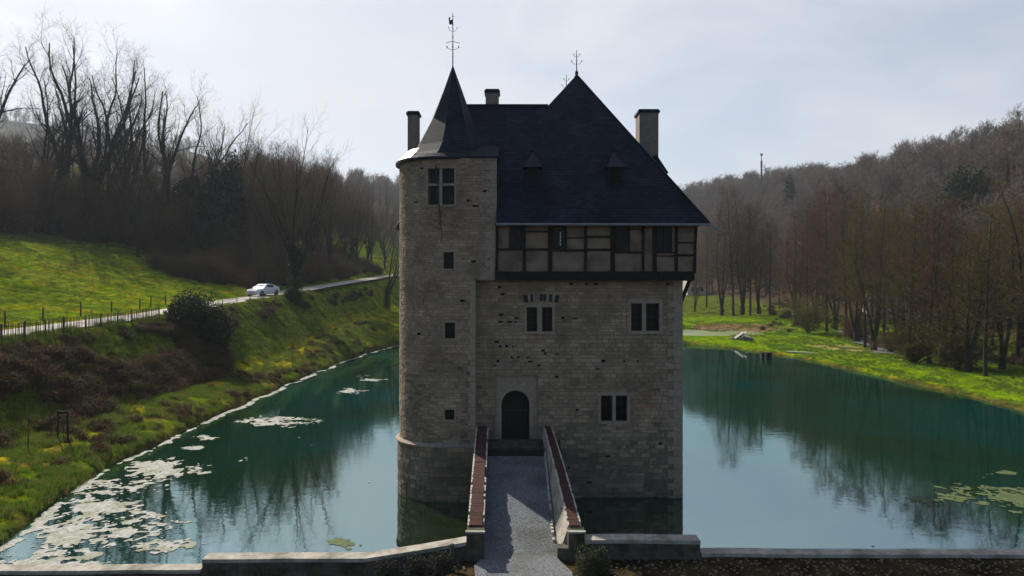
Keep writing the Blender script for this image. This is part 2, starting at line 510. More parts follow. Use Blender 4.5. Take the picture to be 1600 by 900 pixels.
# field: thin and brown in places
C = mixc(C, np.array([.135, .175, .014]), sstep(-GX, 33, 40) * sstep(n1, .4, .6) * .7)
C = mixc(C, np.array([.11, .09, .025]), sstep(-GX, 36, 52) * sstep(n1 * .5 + n2 * .5, .50, .64) * .65)
C = mixc(C, np.array([.05, .085, .010]), sstep(-GX, 33, 40) * sstep(n3 * .5 + fbm(GX * .12, GY * .3, 3) * .5, .50, .60) * .5)
# right meadow: fresher green
rm = (GX > 20) * sstep(sdv, .4, 1.2)
C = mixc(C, np.array([.115, .20, .004]), rm * .85)
C = mixc(C, np.array([.075, .13, .012]), rm * sstep(n2, .52, .66) * .7)
# mud flat beside the second pond and bare patches by the stream
mud = sstep(-np.hypot((GX - 38) / 8, (GY - 114) / 7) - (n2 - .5) * .6, -1.05, -.85)
C = mixc(C, np.array([.17, .115, .075]), mud)
mud2 = sstep(-np.hypot((GX - 41) / 3.2, (GY - 84) / 6) - (n2 - .5) * .9, -1.05, -.8)
C = mixc(C, np.array([.26, .20, .11]), mud2 * .8)
# woodland floor
wood = np.maximum(sstep(GX, 58, 70), sstep(GY, 260, 300)) * (GY > 20)
C = mixc(C, litter * .8, wood)
woodl = sstep(-GX, 45, 60) * sstep(GY, 112, 124)
C = mixc(C, np.array([.075, .06, .03]), woodl * .7 * (1 - sstep(n3, .5, .56) * .9))
belt = np.maximum(sstep(GX, 20, 30) * sstep(GY, 130, 142), sstep(GX - .40 * np.clip(GY, 60, 200) - 2, 16, 22)) * (1 - wood)
C = mixc(C, np.array([.058, .062, .014]), belt * (.55 + .45 * sstep(n2, .4, .6)))
scrub_shade = sstep(-GX, 40, 46) * sstep(GY - np.interp(-GX, [30, 36, 48, 60, 75, 95, 130], [86, 91, 106, 108, 99, 90, 92]), -15, -3) * (GY < 130)  # rough grass along the scrub, darkened to stand for tree shade
C = mixc(C, np.array([.075, .075, .022]), scrub_shade * sstep(n1, .35, .5) * .8)
farm = sstep(GY, 500, 620) * sstep(n3, .5, .58)
C = mixc(C, np.array([.12, .14, .06]), farm * .5)
# garden strip
gard = (GY < 18.3)
C[gard] = [.045, .034, .022]
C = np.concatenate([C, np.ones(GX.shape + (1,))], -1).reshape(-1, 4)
M['ground'] = mat('turf_and_earth', (1, 1, 1), 1.0, 0.5, 2.6, 1.0, 5, vcol=True, detail=10, spec=.0)
# a second finer break-up for the turf
def add_turf_detail(m):
    t, N, L = nodes_of(m)
    p = N['Principled BSDF']
    tc = N.new('ShaderNodeTexCoord')
    mp = N.new('ShaderNodeMapping'); mp.inputs['Scale'].default_value = (1, .45, 1)
    L(tc.outputs['Object'], mp.inputs['Vector'])
    n = N.new('ShaderNodeTexNoise'); n.inputs['Scale'].default_value = 1.1; n.inputs['Detail'].default_value = 9; n.inputs['Roughness'].default_value = .72
    L(mp.outputs['Vector'], n.inputs['Vector'])
    r = N.new('ShaderNodeValToRGB')
    r.color_ramp.elements[0].position = .36; r.color_ramp.elements[0].color = (.30, .34, .34, 1)
    r.color_ramp.elements[1].position = .64; r.color_ramp.elements[1].color = (1.55, 1.45, .9, 1)
    L(n.outputs['Fac'], r.inputs['Fac'])
    old = p.inputs['Base Color'].links[0].from_socket
    mu = N.new('ShaderNodeMix'); mu.data_type = 'RGBA'; mu.blend_type = 'MULTIPLY'; mu.inputs['Factor'].default_value = .8
    L(old, mu.inputs['A']); L(r.outputs['Color'], mu.inputs['B']); L(mu.outputs['Result'], p.inputs['Base Color'])
add_turf_detail(M['ground'])
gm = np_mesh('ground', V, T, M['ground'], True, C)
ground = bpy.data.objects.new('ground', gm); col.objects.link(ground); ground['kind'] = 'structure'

# ---------------------------------------------------------------- water
def water_mat(name, body, murk, ior=1.45, wav=0.02):
    m = bpy.data.materials.new(name)
    t, N, L = nodes_of(m)
    p = N['Principled BSDF']
    tc = N.new('ShaderNodeTexCoord')
    n = N.new('ShaderNodeTexNoise'); n.inputs['Scale'].default_value = .09; n.inputs['Detail'].default_value = 4
    L(tc.outputs['Object'], n.inputs['Vector'])
    r = N.new('ShaderNodeMapRange'); r.inputs['From Min'].default_value = .4; r.inputs['From Max'].default_value = .62
    L(n.outputs['Fac'], r.inputs['Value'])
    mx = N.new('ShaderNodeMix'); mx.data_type = 'RGBA'
    mx.inputs['A'].default_value = (*body, 1); mx.inputs['B'].default_value = (*murk, 1)
    L(r.outputs['Result'], mx.inputs['Factor'])
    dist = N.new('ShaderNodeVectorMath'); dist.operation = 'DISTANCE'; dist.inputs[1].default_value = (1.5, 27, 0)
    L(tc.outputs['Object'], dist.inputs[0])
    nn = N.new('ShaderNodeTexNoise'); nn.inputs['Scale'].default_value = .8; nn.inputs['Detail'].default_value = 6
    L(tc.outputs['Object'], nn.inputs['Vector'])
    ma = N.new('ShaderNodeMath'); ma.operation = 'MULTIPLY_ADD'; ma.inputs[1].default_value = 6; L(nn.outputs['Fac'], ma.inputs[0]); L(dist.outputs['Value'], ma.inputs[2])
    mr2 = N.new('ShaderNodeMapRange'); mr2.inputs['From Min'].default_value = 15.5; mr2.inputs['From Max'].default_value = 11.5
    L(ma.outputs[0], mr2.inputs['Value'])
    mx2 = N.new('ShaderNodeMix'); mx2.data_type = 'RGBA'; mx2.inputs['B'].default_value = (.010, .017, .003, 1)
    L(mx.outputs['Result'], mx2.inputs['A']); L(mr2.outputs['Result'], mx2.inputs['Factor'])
    L(mx2.outputs['Result'], p.inputs['Base Color'])
    p.inputs['Roughness'].default_value = .03
    p.inputs['IOR'].default_value = ior
    p.inputs['Specular Tint'].default_value = (.74, .97, .99, 1)
    mp = N.new('ShaderNodeMapping'); mp.inputs['Scale'].default_value = (1, 1.6, 1)
    L(tc.outputs['Object'], mp.inputs['Vector'])
    nb = N.new('ShaderNodeTexNoise'); nb.inputs['Scale'].default_value = 1.6; nb.inputs['Detail'].default_value = 3
    L(mp.outputs['Vector'], nb.inputs['Vector'])
    b = N.new('ShaderNodeBump'); b.inputs['Strength'].default_value = .35; b.inputs['Distance'].default_value = wav
    L(nb.outputs['Fac'], b.inputs['Height']); L(b.outputs['Normal'], p.inputs['Normal'])
    return m
M['water'] = water_mat('moat_water', (.002, .034, .027), (.006, .024, .010), 5.0, .007)
M['pool'] = mat('duckweed_pool', (.20, .23, .09), .35, .15, .5, spec=.5)
M['stream'] = water_mat('stream_water', (.25, .25, .27), (.4, .4, .42), 1.33, .1)
wm = MB()
pts = [(x * 1.0, y, 0) for x, y in [(-15.3, 18.3), (-19.3, 22), (-20.0, 60), (-19.6, 84), (-17, 95), (0, 98.5), (15, 98.5), (26, 97), (31, 89), (34.2, 76), (34.5, 40), (35, 18.3)]]
wm.poly(pts)
o = link_mesh('pond_water', wm.v, wm.f, M['water']); o['kind'] = 'structure'
o = MB().poly([(30 + 10.5 * math.cos(t / 12 * math.pi), 108.5 + 8.8 * math.sin(t / 12 * math.pi), .80) for t in range(24)])
o = link_mesh('pool_water', o.v, o.f, M['pool']); o['kind'] = 'structure'

def ribbon(name, cl, w, material, dz, kind='structure'):
    b = MB(); n = len(cl)
    for i, (x, y) in enumerate(cl):
        x2, y2 = cl[min(i + 1, n - 1)]; x1, y1 = cl[max(i - 1, 0)]
        dx, dy = x2 - x1, y2 - y1; l = math.hypot(dx, dy)
        nx, ny = -dy / l * w / 2, dx / l * w / 2
        z = H1(x, y) + dz
        b.v += [(x - nx, y - ny, z), (x + nx, y + ny, z)]
    for i in range(n - 1): b.f.append((2 * i, 2 * i + 1, 2 * i + 3, 2 * i + 2))
    o = link_mesh(name, b.v, b.f, material, smooth=True); o['kind'] = kind
    return o
rd = MB()
ys = list(np.arange(20, 230, 2.0))
for y in ys:
    z = float(road_z(y))
    jl, jr = random.uniform(-.10, .10), random.uniform(-.10, .10)
    rd.v += [(ROAD_X - 1.85 + jl, y, z + .03), (ROAD_X - .1, y, z + .07), (ROAD_X + 1.78 + jr, y, z + .03)]
for i in range(len(ys) - 1):
    for k in (0, 1): rd.f.append((3 * i + k, 3 * i + k + 1, 3 * i + k + 4, 3 * i + k + 3))
o = link_mesh('road', rd.v, rd.f, M['road']); o['kind'] = 'structure'
ribbon('stream', [(41.5, 76), (43.3, 79), (45.5, 84), (46.5, 90), (50, 98), (52, 108)], 2.6, M['stream'], .10)

# ================================================================ CASTLE
K = 0.848                         # castle drawn in a 30 m deep frame, brought to its real size
HC = 9.2
def Q(px, py, Y): return ((px - 800) / F * Y, Y, HC - (py - 450) / F * Y)
def QX(px, Y): return (px - 800) / F * Y
def QZ(py, Y): return HC - (py - 450) / F * Y
castle = empty('castle', (1.9 * K, 30 * K, 0), 'medieval stone castle keep with slate roofs, round turret and timber gallery, standing in the moat', 'castle')
def cb(name, b, m, parent=castle, uv=False, smooth=False, colors=None, label=None):
    v = [(p[0] * K, p[1] * K, p[2] * K) for p in b.v]
    o = link_mesh(name, v, b.f, m, parent, uv, smooth, colors)
    if label: o['label'] = label
    return o

def stone_color(u, v, red=0.0, dark=0.0):
    r = random.random()
    base = [(.315, .245, .180), (.345, .272, .200), (.275, .215, .162), (.300, .242, .184), (.245, .198, .152)][int(r * 5)]
    if random.random() < red: base = [(.265, .172, .128), (.245, .152, .116), (.285, .195, .145)][random.randrange(3)]
    if random.random() < dark: base = (.125, .122, .088)
    base = tuple(c * .65 + d * .35 for c, d in zip(base, (.285, .225, .168))); k = random.uniform(.88, 1.12)
    return (base[0] * k * 1.04, base[1] * k * .99, base[2] * k * .93, 1)

def stones(mapfn, u0, u1, v0, v1, holes, ch, cw, pits=(), redfn=None, darkfn=None, joint=.012, seed=1, proud=(.012, .04)):
    random.seed(seed)
    b = MB(); cols = []
    v = v0
    while v < v1 - .03:
        h = random.uniform(*ch)
        if v + h > v1 - .05: h = v1 - v
        u = u0 - random.uniform(0, cw[1]) 
        while u < u1:
            w = random.uniform(*cw) * (1.0 if random.random() < .8 else .55)
            a0, a1 = max(u, u0), min(u + w, u1); u += w
            if a1 - a0 < .05: continue
            pieces = [(a0, a1, v, v + h)]
            for (hx0, hx1, hz0, hz1) in holes:
                out = []
                for (p0, p1, q0, q1) in pieces:
                    if p1 <= hx0 or p0 >= hx1 or q1 <= hz0 or q0 >= hz1: out.append((p0, p1, q0, q1)); continue
                    if p0 < hx0 - .04: out.append((p0, hx0, q0, q1))
                    if p1 > hx1 + .04: out.append((hx1, p1, q0, q1))
                    m0, m1 = max(p0, hx0), min(p1, hx1)
                    if q0 < hz0 - .03: out.append((m0, m1, q0, hz0))
                    if q1 > hz1 + .03: out.append((m0, m1, hz1, q1))
                pieces = out
            for (p0, p1, q0, q1) in pieces:
                cu, cv = (p0 + p1) / 2, (q0 + q1) / 2
                pit = False
                for (pu, pv) in pits:
                    if p0 <= pu <= p1 and q0 <= pv <= q1: pit = True
                if not pit and random.random() < .0015: pit = True
                j = joint * random.uniform(.5, 1.2)
                d = random.uniform(*proud)
                c = stone_color(cu, cv, redfn(cu, cv) if redfn else 0, darkfn(cu, cv) if darkfn else 0)
                if pit:
                    p1 = min(p1, p0 + random.uniform(.08, .24)); q1 = min(q1, q0 + random.uniform(.05, .12)); d = .004; c = (.008, .008, .008, 1); j = 0  # putlog hole: its inner shade painted as a flat near-black patch
                e = .008
                n = len(b.v)
                jj = lambda: random.uniform(-.006, .006)
                for (uu, vv) in ((p0 + j, q0 + j), (p1 - j, q0 + j), (p1 - j, q1 - j), (p0 + j, q1 - j)): b.v.append(mapfn(uu, vv, 0))
                for (uu, vv) in ((p0 + j + e, q0 + j + e), (p1 - j - e, q0 + j + e), (p1 - j - e, q1 - j - e), (p0 + j + e, q1 - j - e)): b.v.append(mapfn(uu + jj(), vv + jj(), d + jj() * .6))
                for f in ((4, 5, 6, 7), (0, 1, 5, 4), (1, 2, 6, 5), (2, 3, 7, 6), (3, 0, 4, 7)): b.f.append(tuple(n + i for i in f))
                cols += [c] * 8
        v += h
    return b, cols

def backing(mapfn, u0, u1, v0, v1, holes, ustep=99):
    us = {u0, u1}; vs = {v0, v1}
    for (a0, a1, b0, b1) in holes: us |= {a0, a1}; vs |= {b0, b1}
    k = int((u1 - u0) / ustep) + 1
    for i in range(1, k): us.add(u0 + (u1 - u0) * i / k)
    us = sorted(x for x in us if u0 <= x <= u1); vs = sorted(x for x in vs if v0 <= x <= v1)
    b = MB()
    for i in range(len(us) - 1):
        for j in range(len(vs) - 1):
            cu, cv = (us[i] + us[i + 1]) / 2, (vs[j] + vs[j + 1]) / 2
            if any(h[0] < cu < h[1] and h[2] < cv < h[3] for h in holes): continue
            b.quad(mapfn(us[i], vs[j], 0), mapfn(us[i + 1], vs[j], 0), mapfn(us[i + 1], vs[j + 1], 0), mapfn(us[i], vs[j + 1], 0))
    for (a0, a1, b0, b1) in holes:      # reveals
        D = -.34
        b.quad(mapfn(a0, b0, 0), mapfn(a0, b1, 0), mapfn(a0, b1, D), mapfn(a0, b0, D))
        b.quad(mapfn(a1, b0, 0), mapfn(a1, b1, 0), mapfn(a1, b1, D), mapfn(a1, b0, D))
        b.quad(mapfn(a0, b0, 0), mapfn(a1, b0, 0), mapfn(a1, b0, D), mapfn(a0, b0, D))
        b.quad(mapfn(a0, b1, 0), mapfn(a1, b1, 0), mapfn(a1, b1, D), mapfn(a0, b1, D))
    return b

# --- main facade, Y = 30
FY = 30.0
def fmap(u, v, d): return (u, FY - d, v)
def hole_px(x0, x1, y0, y1, Y=FY): return (QX(x0, Y), QX(x1, Y), QZ(y1, Y), QZ(y0, Y))
W_A = hole_px(823, 863, 480, 518); W_B = hole_px(986, 1030, 474, 517); W_C = hole_px(939, 980, 618, 658)
DOOR = hole_px(773.5, 840.5, 587, 706)
pit_px = [(785, 536), (780, 541), (797, 541), (803, 542), (815, 496), (785, 491), (790, 500), (800, 501), (812, 503), (782, 561), (805, 556), (812, 557), (839, 572), (856, 552), (822, 556), (786, 567),
          (933, 576), (878, 589), (877, 552), (880, 495), (903, 497), (960, 709), (945, 560), (977, 560), (1000, 560), (894, 443), (899, 443), (927, 442), (937, 443), (1043, 443), (790, 460), (784, 446),
          (1012, 521), (1020, 521), (1028, 521), (1040, 690), (835, 560), (848, 545)]
pits = [(QX(a, FY), QZ(b, FY)) for a, b in pit_px]
fx0, fx1 = QX(741, FY), 7.45
fz1 = QZ(436, FY)
def f_dark(u, v):  # damp algae plus the lower wall's dimmer light, painted into the stones
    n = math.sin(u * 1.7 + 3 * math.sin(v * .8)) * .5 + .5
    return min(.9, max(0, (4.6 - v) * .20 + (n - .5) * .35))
def f_red(u, v):
    x = .03
    if 3.2 < u < 6.2 and 4.0 < v < 5.4: x = .4
    if v > 8.5: x += .10
    return x
fh = [W_A, W_B, W_C, DOOR]
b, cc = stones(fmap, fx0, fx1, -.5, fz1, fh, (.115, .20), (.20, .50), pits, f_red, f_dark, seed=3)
wall_f = cb('facade_wall', backing(fmap, fx0, fx1, -.5, 12.2, fh), M['mortar'])
cb('stone_blocks', b, M['stone'], wall_f, colors=cc)
# remaining walls of the keep
BX0, BX1, BY1 = -5.05, 7.45, 41.0
def rmap(u, v, d): return (BX1 + d, u, v)
b, cc = stones(rmap, FY, BY1, -.5, fz1, [], (.16, .28), (.3, .7), (), f_red, f_dark, seed=5)
wall_r = cb('side_wall', backing(rmap, FY, BY1, -.5, 12.0, []), M['mortar'])
cb('stone_blocks', b, M['stone'], wall_r, colors=cc)
def lmap(u, v, d): return (BX0 - d, u, v)
b, cc = stones(lmap, 31.5, BY1, -.5, 12, [], (.16, .28), (.3, .7), (), f_red, f_dark, seed=6)
wall_l = cb('side_wall', backing(lmap, 31.5, BY1, -.5, 12.0, []), M['mortar'])
cb('stone_blocks', b, M['stone'], wall_l, colors=cc)
cb('rear_wall', MB().quad((BX0, BY1, -.5), (BX1, BY1, -.5), (BX1, BY1, 12), (BX0, BY1, 12)), M['mortar'])
# quoins at the right edge
random.seed(4)
b = MB(); z = -.4; k = 0
while z < fz1 - .1:
    h = random.uniform(.22, .34); w = .62 if k % 2 else .36
    b.box(BX1 - w, BX1 + .045, FY - .045, FY + (.36 if k % 2 else .62), z + .01, min(z + h, fz1) - .01, .006); z += h; k += 1
cb('corner_stones', b, M['dressed'], wall_f)
# waterline plinth moss and painted dimming are in the block colours; shallow footing just below the surface
# --- turret: arc on the left, flat face towards the keep
TXc, TYc, Tr = -3.1, 31.5, 2.05
TFY = TYc - Tr
def tmap_r(r):
    def f(u, v, d):
        if u <= 0:
            t = u / r
            return (TXc + (r + d) * math.sin(t), TYc - (r + d) * math.cos(t), v)
        return (TXc + u, TYc - r - d, v)
    return f
tmap = tmap_r(Tr)
def th(x0, x1, y0, y1): return (QX(x0, TFY) - TXc, QX(x1, TFY) - TXc, QZ(y1, TFY), QZ(y0, TFY))
T1 = th(668, 710, 263, 320); T2 = th(693, 709, 394, 420); T3 = th(695, 711, 504, 529); T4 = th(695, 710, 640, 656)
TU0 = -Tr * 2.7
TU1 = QX(775, TFY) - TXc; TU2 = QX(742, TFY) - TXc
ZL, ZT, ZS = QZ(438, TFY), 14.8, 2.40
def t_red(u, v):
    x = .06
    if 11.2 < v < 13.2 and -.9 < u < 1.4: x = .62
    if 12.5 < v < 14.7 and u > .6: x = max(x, .3)
    return x
def t_dark(u, v): return min(.8, max(0.0, (5.6 - v) * .16 + .2 * math.sin(u * 2.1 + v)))  # algae and dimmer light low on the turret, painted into the stones
tp = [(QX(a, TFY) - TXc, QZ(b_, TFY)) for a, b_ in [(650, 313), (733, 313), (660, 262), (739, 407), (760, 300), (653, 520), (720, 470)]]
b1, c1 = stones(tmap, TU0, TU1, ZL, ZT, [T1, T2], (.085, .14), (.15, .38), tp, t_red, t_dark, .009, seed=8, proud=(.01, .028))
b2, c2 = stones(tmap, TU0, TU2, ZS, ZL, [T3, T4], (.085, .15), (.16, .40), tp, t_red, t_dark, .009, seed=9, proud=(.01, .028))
wall_t = cb('turret_wall', backing(tmap, TU0, TU1, ZL, ZT, [T1, T2], .2), M['mortar'])
bb = backing(tmap, TU0, TU2, -.6, ZL, [T3, T4], .2)
cb('turret_lower_wall', bb, M['mortar'], wall_t)
cb('stone_blocks', b1, M['stone'], wall_t, colors=c1)
cb('stone_blocks', b2, M['stone'], wall_t, colors=c2)
# battered base under a string course
Tb = Tr + .07
tbm = tmap_r(Tb)
tu2 = TU2 + .06
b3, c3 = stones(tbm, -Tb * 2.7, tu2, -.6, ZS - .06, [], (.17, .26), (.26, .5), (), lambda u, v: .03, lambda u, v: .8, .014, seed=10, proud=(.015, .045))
base_t = cb('turret_base', backing(tbm, -Tb * 2.7, tu2, -.6, ZS - .05, [], .2), M['mortar'])
cb('stone_blocks', b3, M['stone'], base_t, colors=c3)
b = MB(); prof = [(0.0, -.10), (.16, -.06), (.16, .0), (.02, .09)]
us = [TU0 + (0 - TU0) * i / 40 for i in range(41)] + [tu2 + .05]
n = 0
for u in us:
    for (d, dz) in prof: b.v.append(tmap(u, ZS + dz, d + .01))
for i in range(len(us) - 1):
    for j in range(3):
        a_ = i * 4 + j; b.f.append((a_, a_ + 4, a_ + 5, a_ + 1))
cb('string_course', b, M['dressed'], wall_t)
# return faces of the turret towards the keep
b = MB()
b.quad((TXc + TU1, TFY, ZL), (TXc + TU1, FY + .1, ZL), (TXc + TU1, FY + .1, ZT), (TXc + TU1, TFY, ZT))
b.quad((TXc + TU1, FY + .1, ZL + .8), (TXc + TU1, TFY + .01, ZL + .8), (TXc + TU1, FY + 2, ZT), (TXc + TU1, FY + .1, ZT))
b.quad((TXc + TU2, TFY, -.5), (TXc + TU2, FY + .1, -.5), (TXc + TU2, FY + .1, ZL), (TXc + TU2, TFY, ZL))
b.quad((TXc + TU2, TFY, ZL), (TXc + TU2, FY, ZL), (TXc + TU1, FY, ZL), (TXc + TU1, TFY, ZL))
cb('return_wall', b, M['dressed'], wall_t)
b = MB(); z = ZL; k = 0
random.seed(44)
while z < ZT - .05:
    h = random.uniform(.15, .24); w = .42 if k % 2 else .24
    b.box(TXc + TU1 - w, TXc + TU1 + .03, TFY - .04, TFY + .2, z + .008, min(z + h, ZT) - .008, .005); z += h; k += 1
cb('corner_stones', b, M['dressed'], wall_t)
b = MB(); z = ZS + .1; k = 0
while z < ZL - .05:
    h = random.uniform(.18, .3); w = .30 if k % 2 else .2
    b.box(TXc + TU2 - w, TXc + TU2 + .03, TFY - .035, TFY + .2, z + .008, min(z + h, ZL) - .008, .005); z += h; k += 1
cb('corner_stones', b, M['dressed'], wall_t)

# --- stone framed windows
def stone_window(h, mp, mullion=None, transom=None, fr=.07, dep=-.22, jamb=True, lights=None, parent=castle):
    a0, a1, b0, b1 = h
    g = MB()
    g.quad(mp(a0, b0, dep), mp(a1, b0, dep), mp(a1, b1, dep), mp(a0, b1, dep))
    w = cb('window', g, M['glass'], parent)
    f = MB()
    def bar(u0, u1, v0, v1, d0, d1):
        n = len(f.v)
        for d in (d0, d1):
            for (u, v) in ((u0, v0), (u1, v0), (u1, v1), (u0, v1)): f.v.append(mp(u, v, d))
        for q in ((0, 3, 2, 1), (4, 5, 6, 7), (0, 1, 5, 4), (1, 2, 6, 5), (2, 3, 7, 6), (3, 0, 4, 7)): f.f.append(tuple(n + i for i in q))
    if jamb:
        bar(a0 - fr, a0, b0 - fr, b1 + fr, -.05, .035); bar(a1, a1 + fr, b0 - fr, b1 + fr, -.05, .035)
        bar(a0 - .002, a1 + .002, b1, b1 + fr * 1.6, -.05, .04); bar(a0 - fr * .6, a1 + fr * .6, b0 - fr, b0, -.05, .06)
    cb('frame', f, M['dressed'], w)
    if mullion:
        f = MB(); n0 = f
        for (m0, m1) in mullion:
            n = len(f.v)
            for d in (-.20, .012):
                for (u, v) in ((m0, b0), (m1, b0), (m1, b1), (m0, b1)): f.v.append(mp(u, v, d))
            for q in ((0, 3, 2, 1), (4, 5, 6, 7), (0, 1, 5, 4), (1, 2, 6, 5), (2, 3, 7, 6), (3, 0, 4, 7)): f.f.append(tuple(n + i for i in q))
        cb('mullion', f, M['dressed'], w)
    if transom:
        f = MB(); n = 0
        for d in (-.20, .02):
            for (u, v) in ((a0, transom[0]), (a1, transom[0]), (a1, transom[1]), (a0, transom[1])): f.v.append(mp(u, v, d))
        for q in ((0, 3, 2, 1), (4, 5, 6, 7), (0, 1, 5, 4), (1, 2, 6, 5), (2, 3, 7, 6), (3, 0, 4, 7)): f.f.append(q)
        cb('transom', f, M['dressed'], w)
    # leaded casement bars
    f = MB()
    for i in range(1, 5):
        u = a0 + (a1 - a0) * i / 5
        n = len(f.v)
        f.v += [mp(u - .008, b0, dep + .015), mp(u + .008, b0, dep + .015), mp(u + .008, b1, dep + .015), mp(u - .008, b1, dep + .015)]; f.f.append((n, n + 1, n + 2, n + 3))
    k = max(2, int((b1 - b0) / .3))
    for i in range(1, k):
        v = b0 + (b1 - b0) * i / k
        n = len(f.v)
        f.v += [mp(a0, v - .008, dep + .02), mp(a1, v - .008, dep + .02), mp(a1, v + .008, dep + .02), mp(a0, v + .008, dep + .02)]; f.f.append((n, n + 1, n + 2, n + 3))
    cb('glazing_bars', f, M['iron'], w)
    return w
def tu(px): return QX(px, TFY) - TXc
stone_window(T1, tmap, [(tu(686.5), tu(691))], (QZ(290, TFY), QZ(286.5, TFY)))
stone_window(T2, tmap, fr=.06); stone_window(T3, tmap, fr=.06); stone_window(T4, tmap, fr=.06)
wa = stone_window(W_A, fmap, [(QX(839.5, FY), QX(847, FY))], fr=.10)
wb = stone_window(W_B, fmap, [(QX(1003.5, FY), QX(1009.5, FY))], fr=.14)
wc = stone_window(W_C, fmap, [(QX(957, FY), QX(962, FY))], fr=.12)
# sills and relieving arch above the two-light window
vous = mat('dark_slate_voussoirs', (.035, .034, .04), .9, .3)
for i, (x0, x1, y0) in enumerate([(817.5, 824.5, 461), (829, 833, 460), (843.5, 848, 459.5), (849, 853.5, 459.5), (858, 863, 460), (867, 873.5, 461.5)]):
    a = (QX((x0 + x1) / 2, FY) - QX(845, FY)) * .16
    z1, z0 = QZ(y0, FY), QZ(y0 + 11, FY)
    u0, u1 = QX(x0, FY), QX(x1, FY)
    b = MB().loft([[(u0 - a * .3, FY - yq, z0), (u1 - a * .3, FY - yq, z0), (u1 + a * .2, FY - yq, z1), (u0 + a * .2, FY - yq, z1)] for yq in (.0, .046)])
    cb('arch_brick', b, vous, wall_f)
b = MB()
for (x0, x1) in [(824.8, 828.6), (833.4, 836), (853.8, 857.6), (863.4, 866.6)]:
    b = MB().box(QX(x0, FY), QX(x1, FY), FY - .044, FY - .01, QZ(471, FY), QZ(460, FY), .004)
    cb('arch_stone', b, M['dressed'], wall_f)

# --- doorway: recessed dressed panel with a pointed arch
d0, d1, dz0, dz1 = DOOR
PD = .16
ax0, ax1 = QX(783.5, FY), QX(827.5, FY); az = QZ(611, FY); spring = QZ(634, FY); acx = (ax0 + ax1) / 2
arch = []
for i in range(9):
    t = i / 8; arch.append((ax0 + (acx - ax0) * (1 - math.cos(t * math.pi / 2)) * 1.0, spring + (az - spring) * math.sin(t * math.pi / 2) ** .92))
archR = [(2 * acx - x, z) for x, z in reversed(arch[:-1])]
outline = [(ax0, dz0)] + arch + archR + [(ax1, dz0)]
b = MB()
yy = FY + PD
left = [(d0, dz0), (ax0, dz0)] + arch + [(acx, dz1), (d0, dz1)]
right = [(d1, dz0), (d1, dz1), (acx, dz1)] + [(acx, az)] + archR + [(ax1, dz0)]
b.poly([(x, yy, z) for x, z in left]); b.poly([(x, yy, z) for x, z in right])
n = len(b.v)
for (x, z) in outline: b.v += [(x, yy, z), (x, yy + .45, z)]
for i in range(len(outline) - 1): b.f.append((n + 2 * i, n + 2 * i + 1, n + 2 * i + 3, n + 2 * i + 2))
doorway = cb('doorway', b, M['dressed'])
b = MB(); b.poly([(x, yy + .33, z) for x, z in outline])
dr = cb('door', b, M['door'], doorway)
b = MB()
for i in range(1, 7):
    x = ax0 + (ax1 - ax0) * i / 7
    b.box(x - .012, x + .012, yy + .31, yy + .335, dz0, spring + .1)
for z in (dz0 + .45, dz0 + 1.7): b.box(ax0 + .04, ax1 - .04, yy + .29, yy + .325, z, z + .07)
cb('door_straps', b, M['iron'], doorway)
b = MB()     # voussoirs of the arch, slightly proud
for i in range(len(outline) - 1):
    (x0, z0), (x1, z1) = outline[i], outline[i + 1]
    cx, cz = acx, spring - .3
    def out(x, z, k): 
        dx, dz = x - cx, z - cz; l = math.hypot(dx, dz) or 1
        return (x + dx / l * k, z + dz / l * k)
    if z0 < spring and z1 < spring: continue
    (ox0, oz0), (ox1, oz1) = out(x0, z0, .2), out(x1, z1, .2)
    b.poly([(x0, yy - .02, z0), (x1, yy - .02, z1), (ox1, yy - .02, oz1), (ox0, yy - .02, oz0)])
cb('arch_ring', b, M['dressed'], doorway)
b = MB().box(d0, d1, FY - .05, FY + .6, dz0 - .2, dz0)
cb('threshold', b, M['wallstone'], doorway)

# --- timber framed gallery
GYf = 29.4
def gz(zy): return QZ(330 + zy / 4.286, GYf)
def gxx(zx): return QX(760 + zx / 4.286, GYf)
GX0, GX1 = gxx(60), gxx(1412)
Gz0, Gz1 = gz(462), 12.05
pl = MB().box(GX0 + .02, GX1 - .06, GYf + .03, 41.3, gz(420), Gz1)
gallery = cb('gallery_infill', pl, M['plaster'])
tb = MB()
Tj = .012
def post(x0, x1, z0=None, z1=None, x2=None, x3=None):
    z0 = gz(415) if z0 is None else gz(z0); z1 = gz(84) if z1 is None else gz(z1)
    a0, a1 = gxx(x0), gxx(x1); c0, c1 = (gxx(x2), gxx(x3)) if x2 is not None else (a0, a1)
    n = len(tb.v); r = lambda: random.uniform(-Tj, Tj)
    y0, y1 = GYf - .045, GYf + .06
    for (p0, p1, z) in ((a0, a1, z0), ((a0 + c0) / 2 + r(), (a1 + c1) / 2 + r(), (z0 + z1) / 2), (c0, c1, z1)):
        tb.v += [(p0 + r(), y0, z), (p1 + r(), y0, z), (p1, y1, z), (p0, y1, z)]
    for i in range(2):
        for j in range(4):
            a_ = n + i * 4 + j; b_ = n + i * 4 + (j + 1) % 4
            tb.f.append((a_, b_, b_ + 4, a_ + 4))
for p in [(60, 80), (245, 264), (414, 441), (655, 673), (832, 861), (1042, 1060), (1112, 1140), (1262, 1281)]: post(*p)
post(1386, 1402, None, None, 1398, 1415)
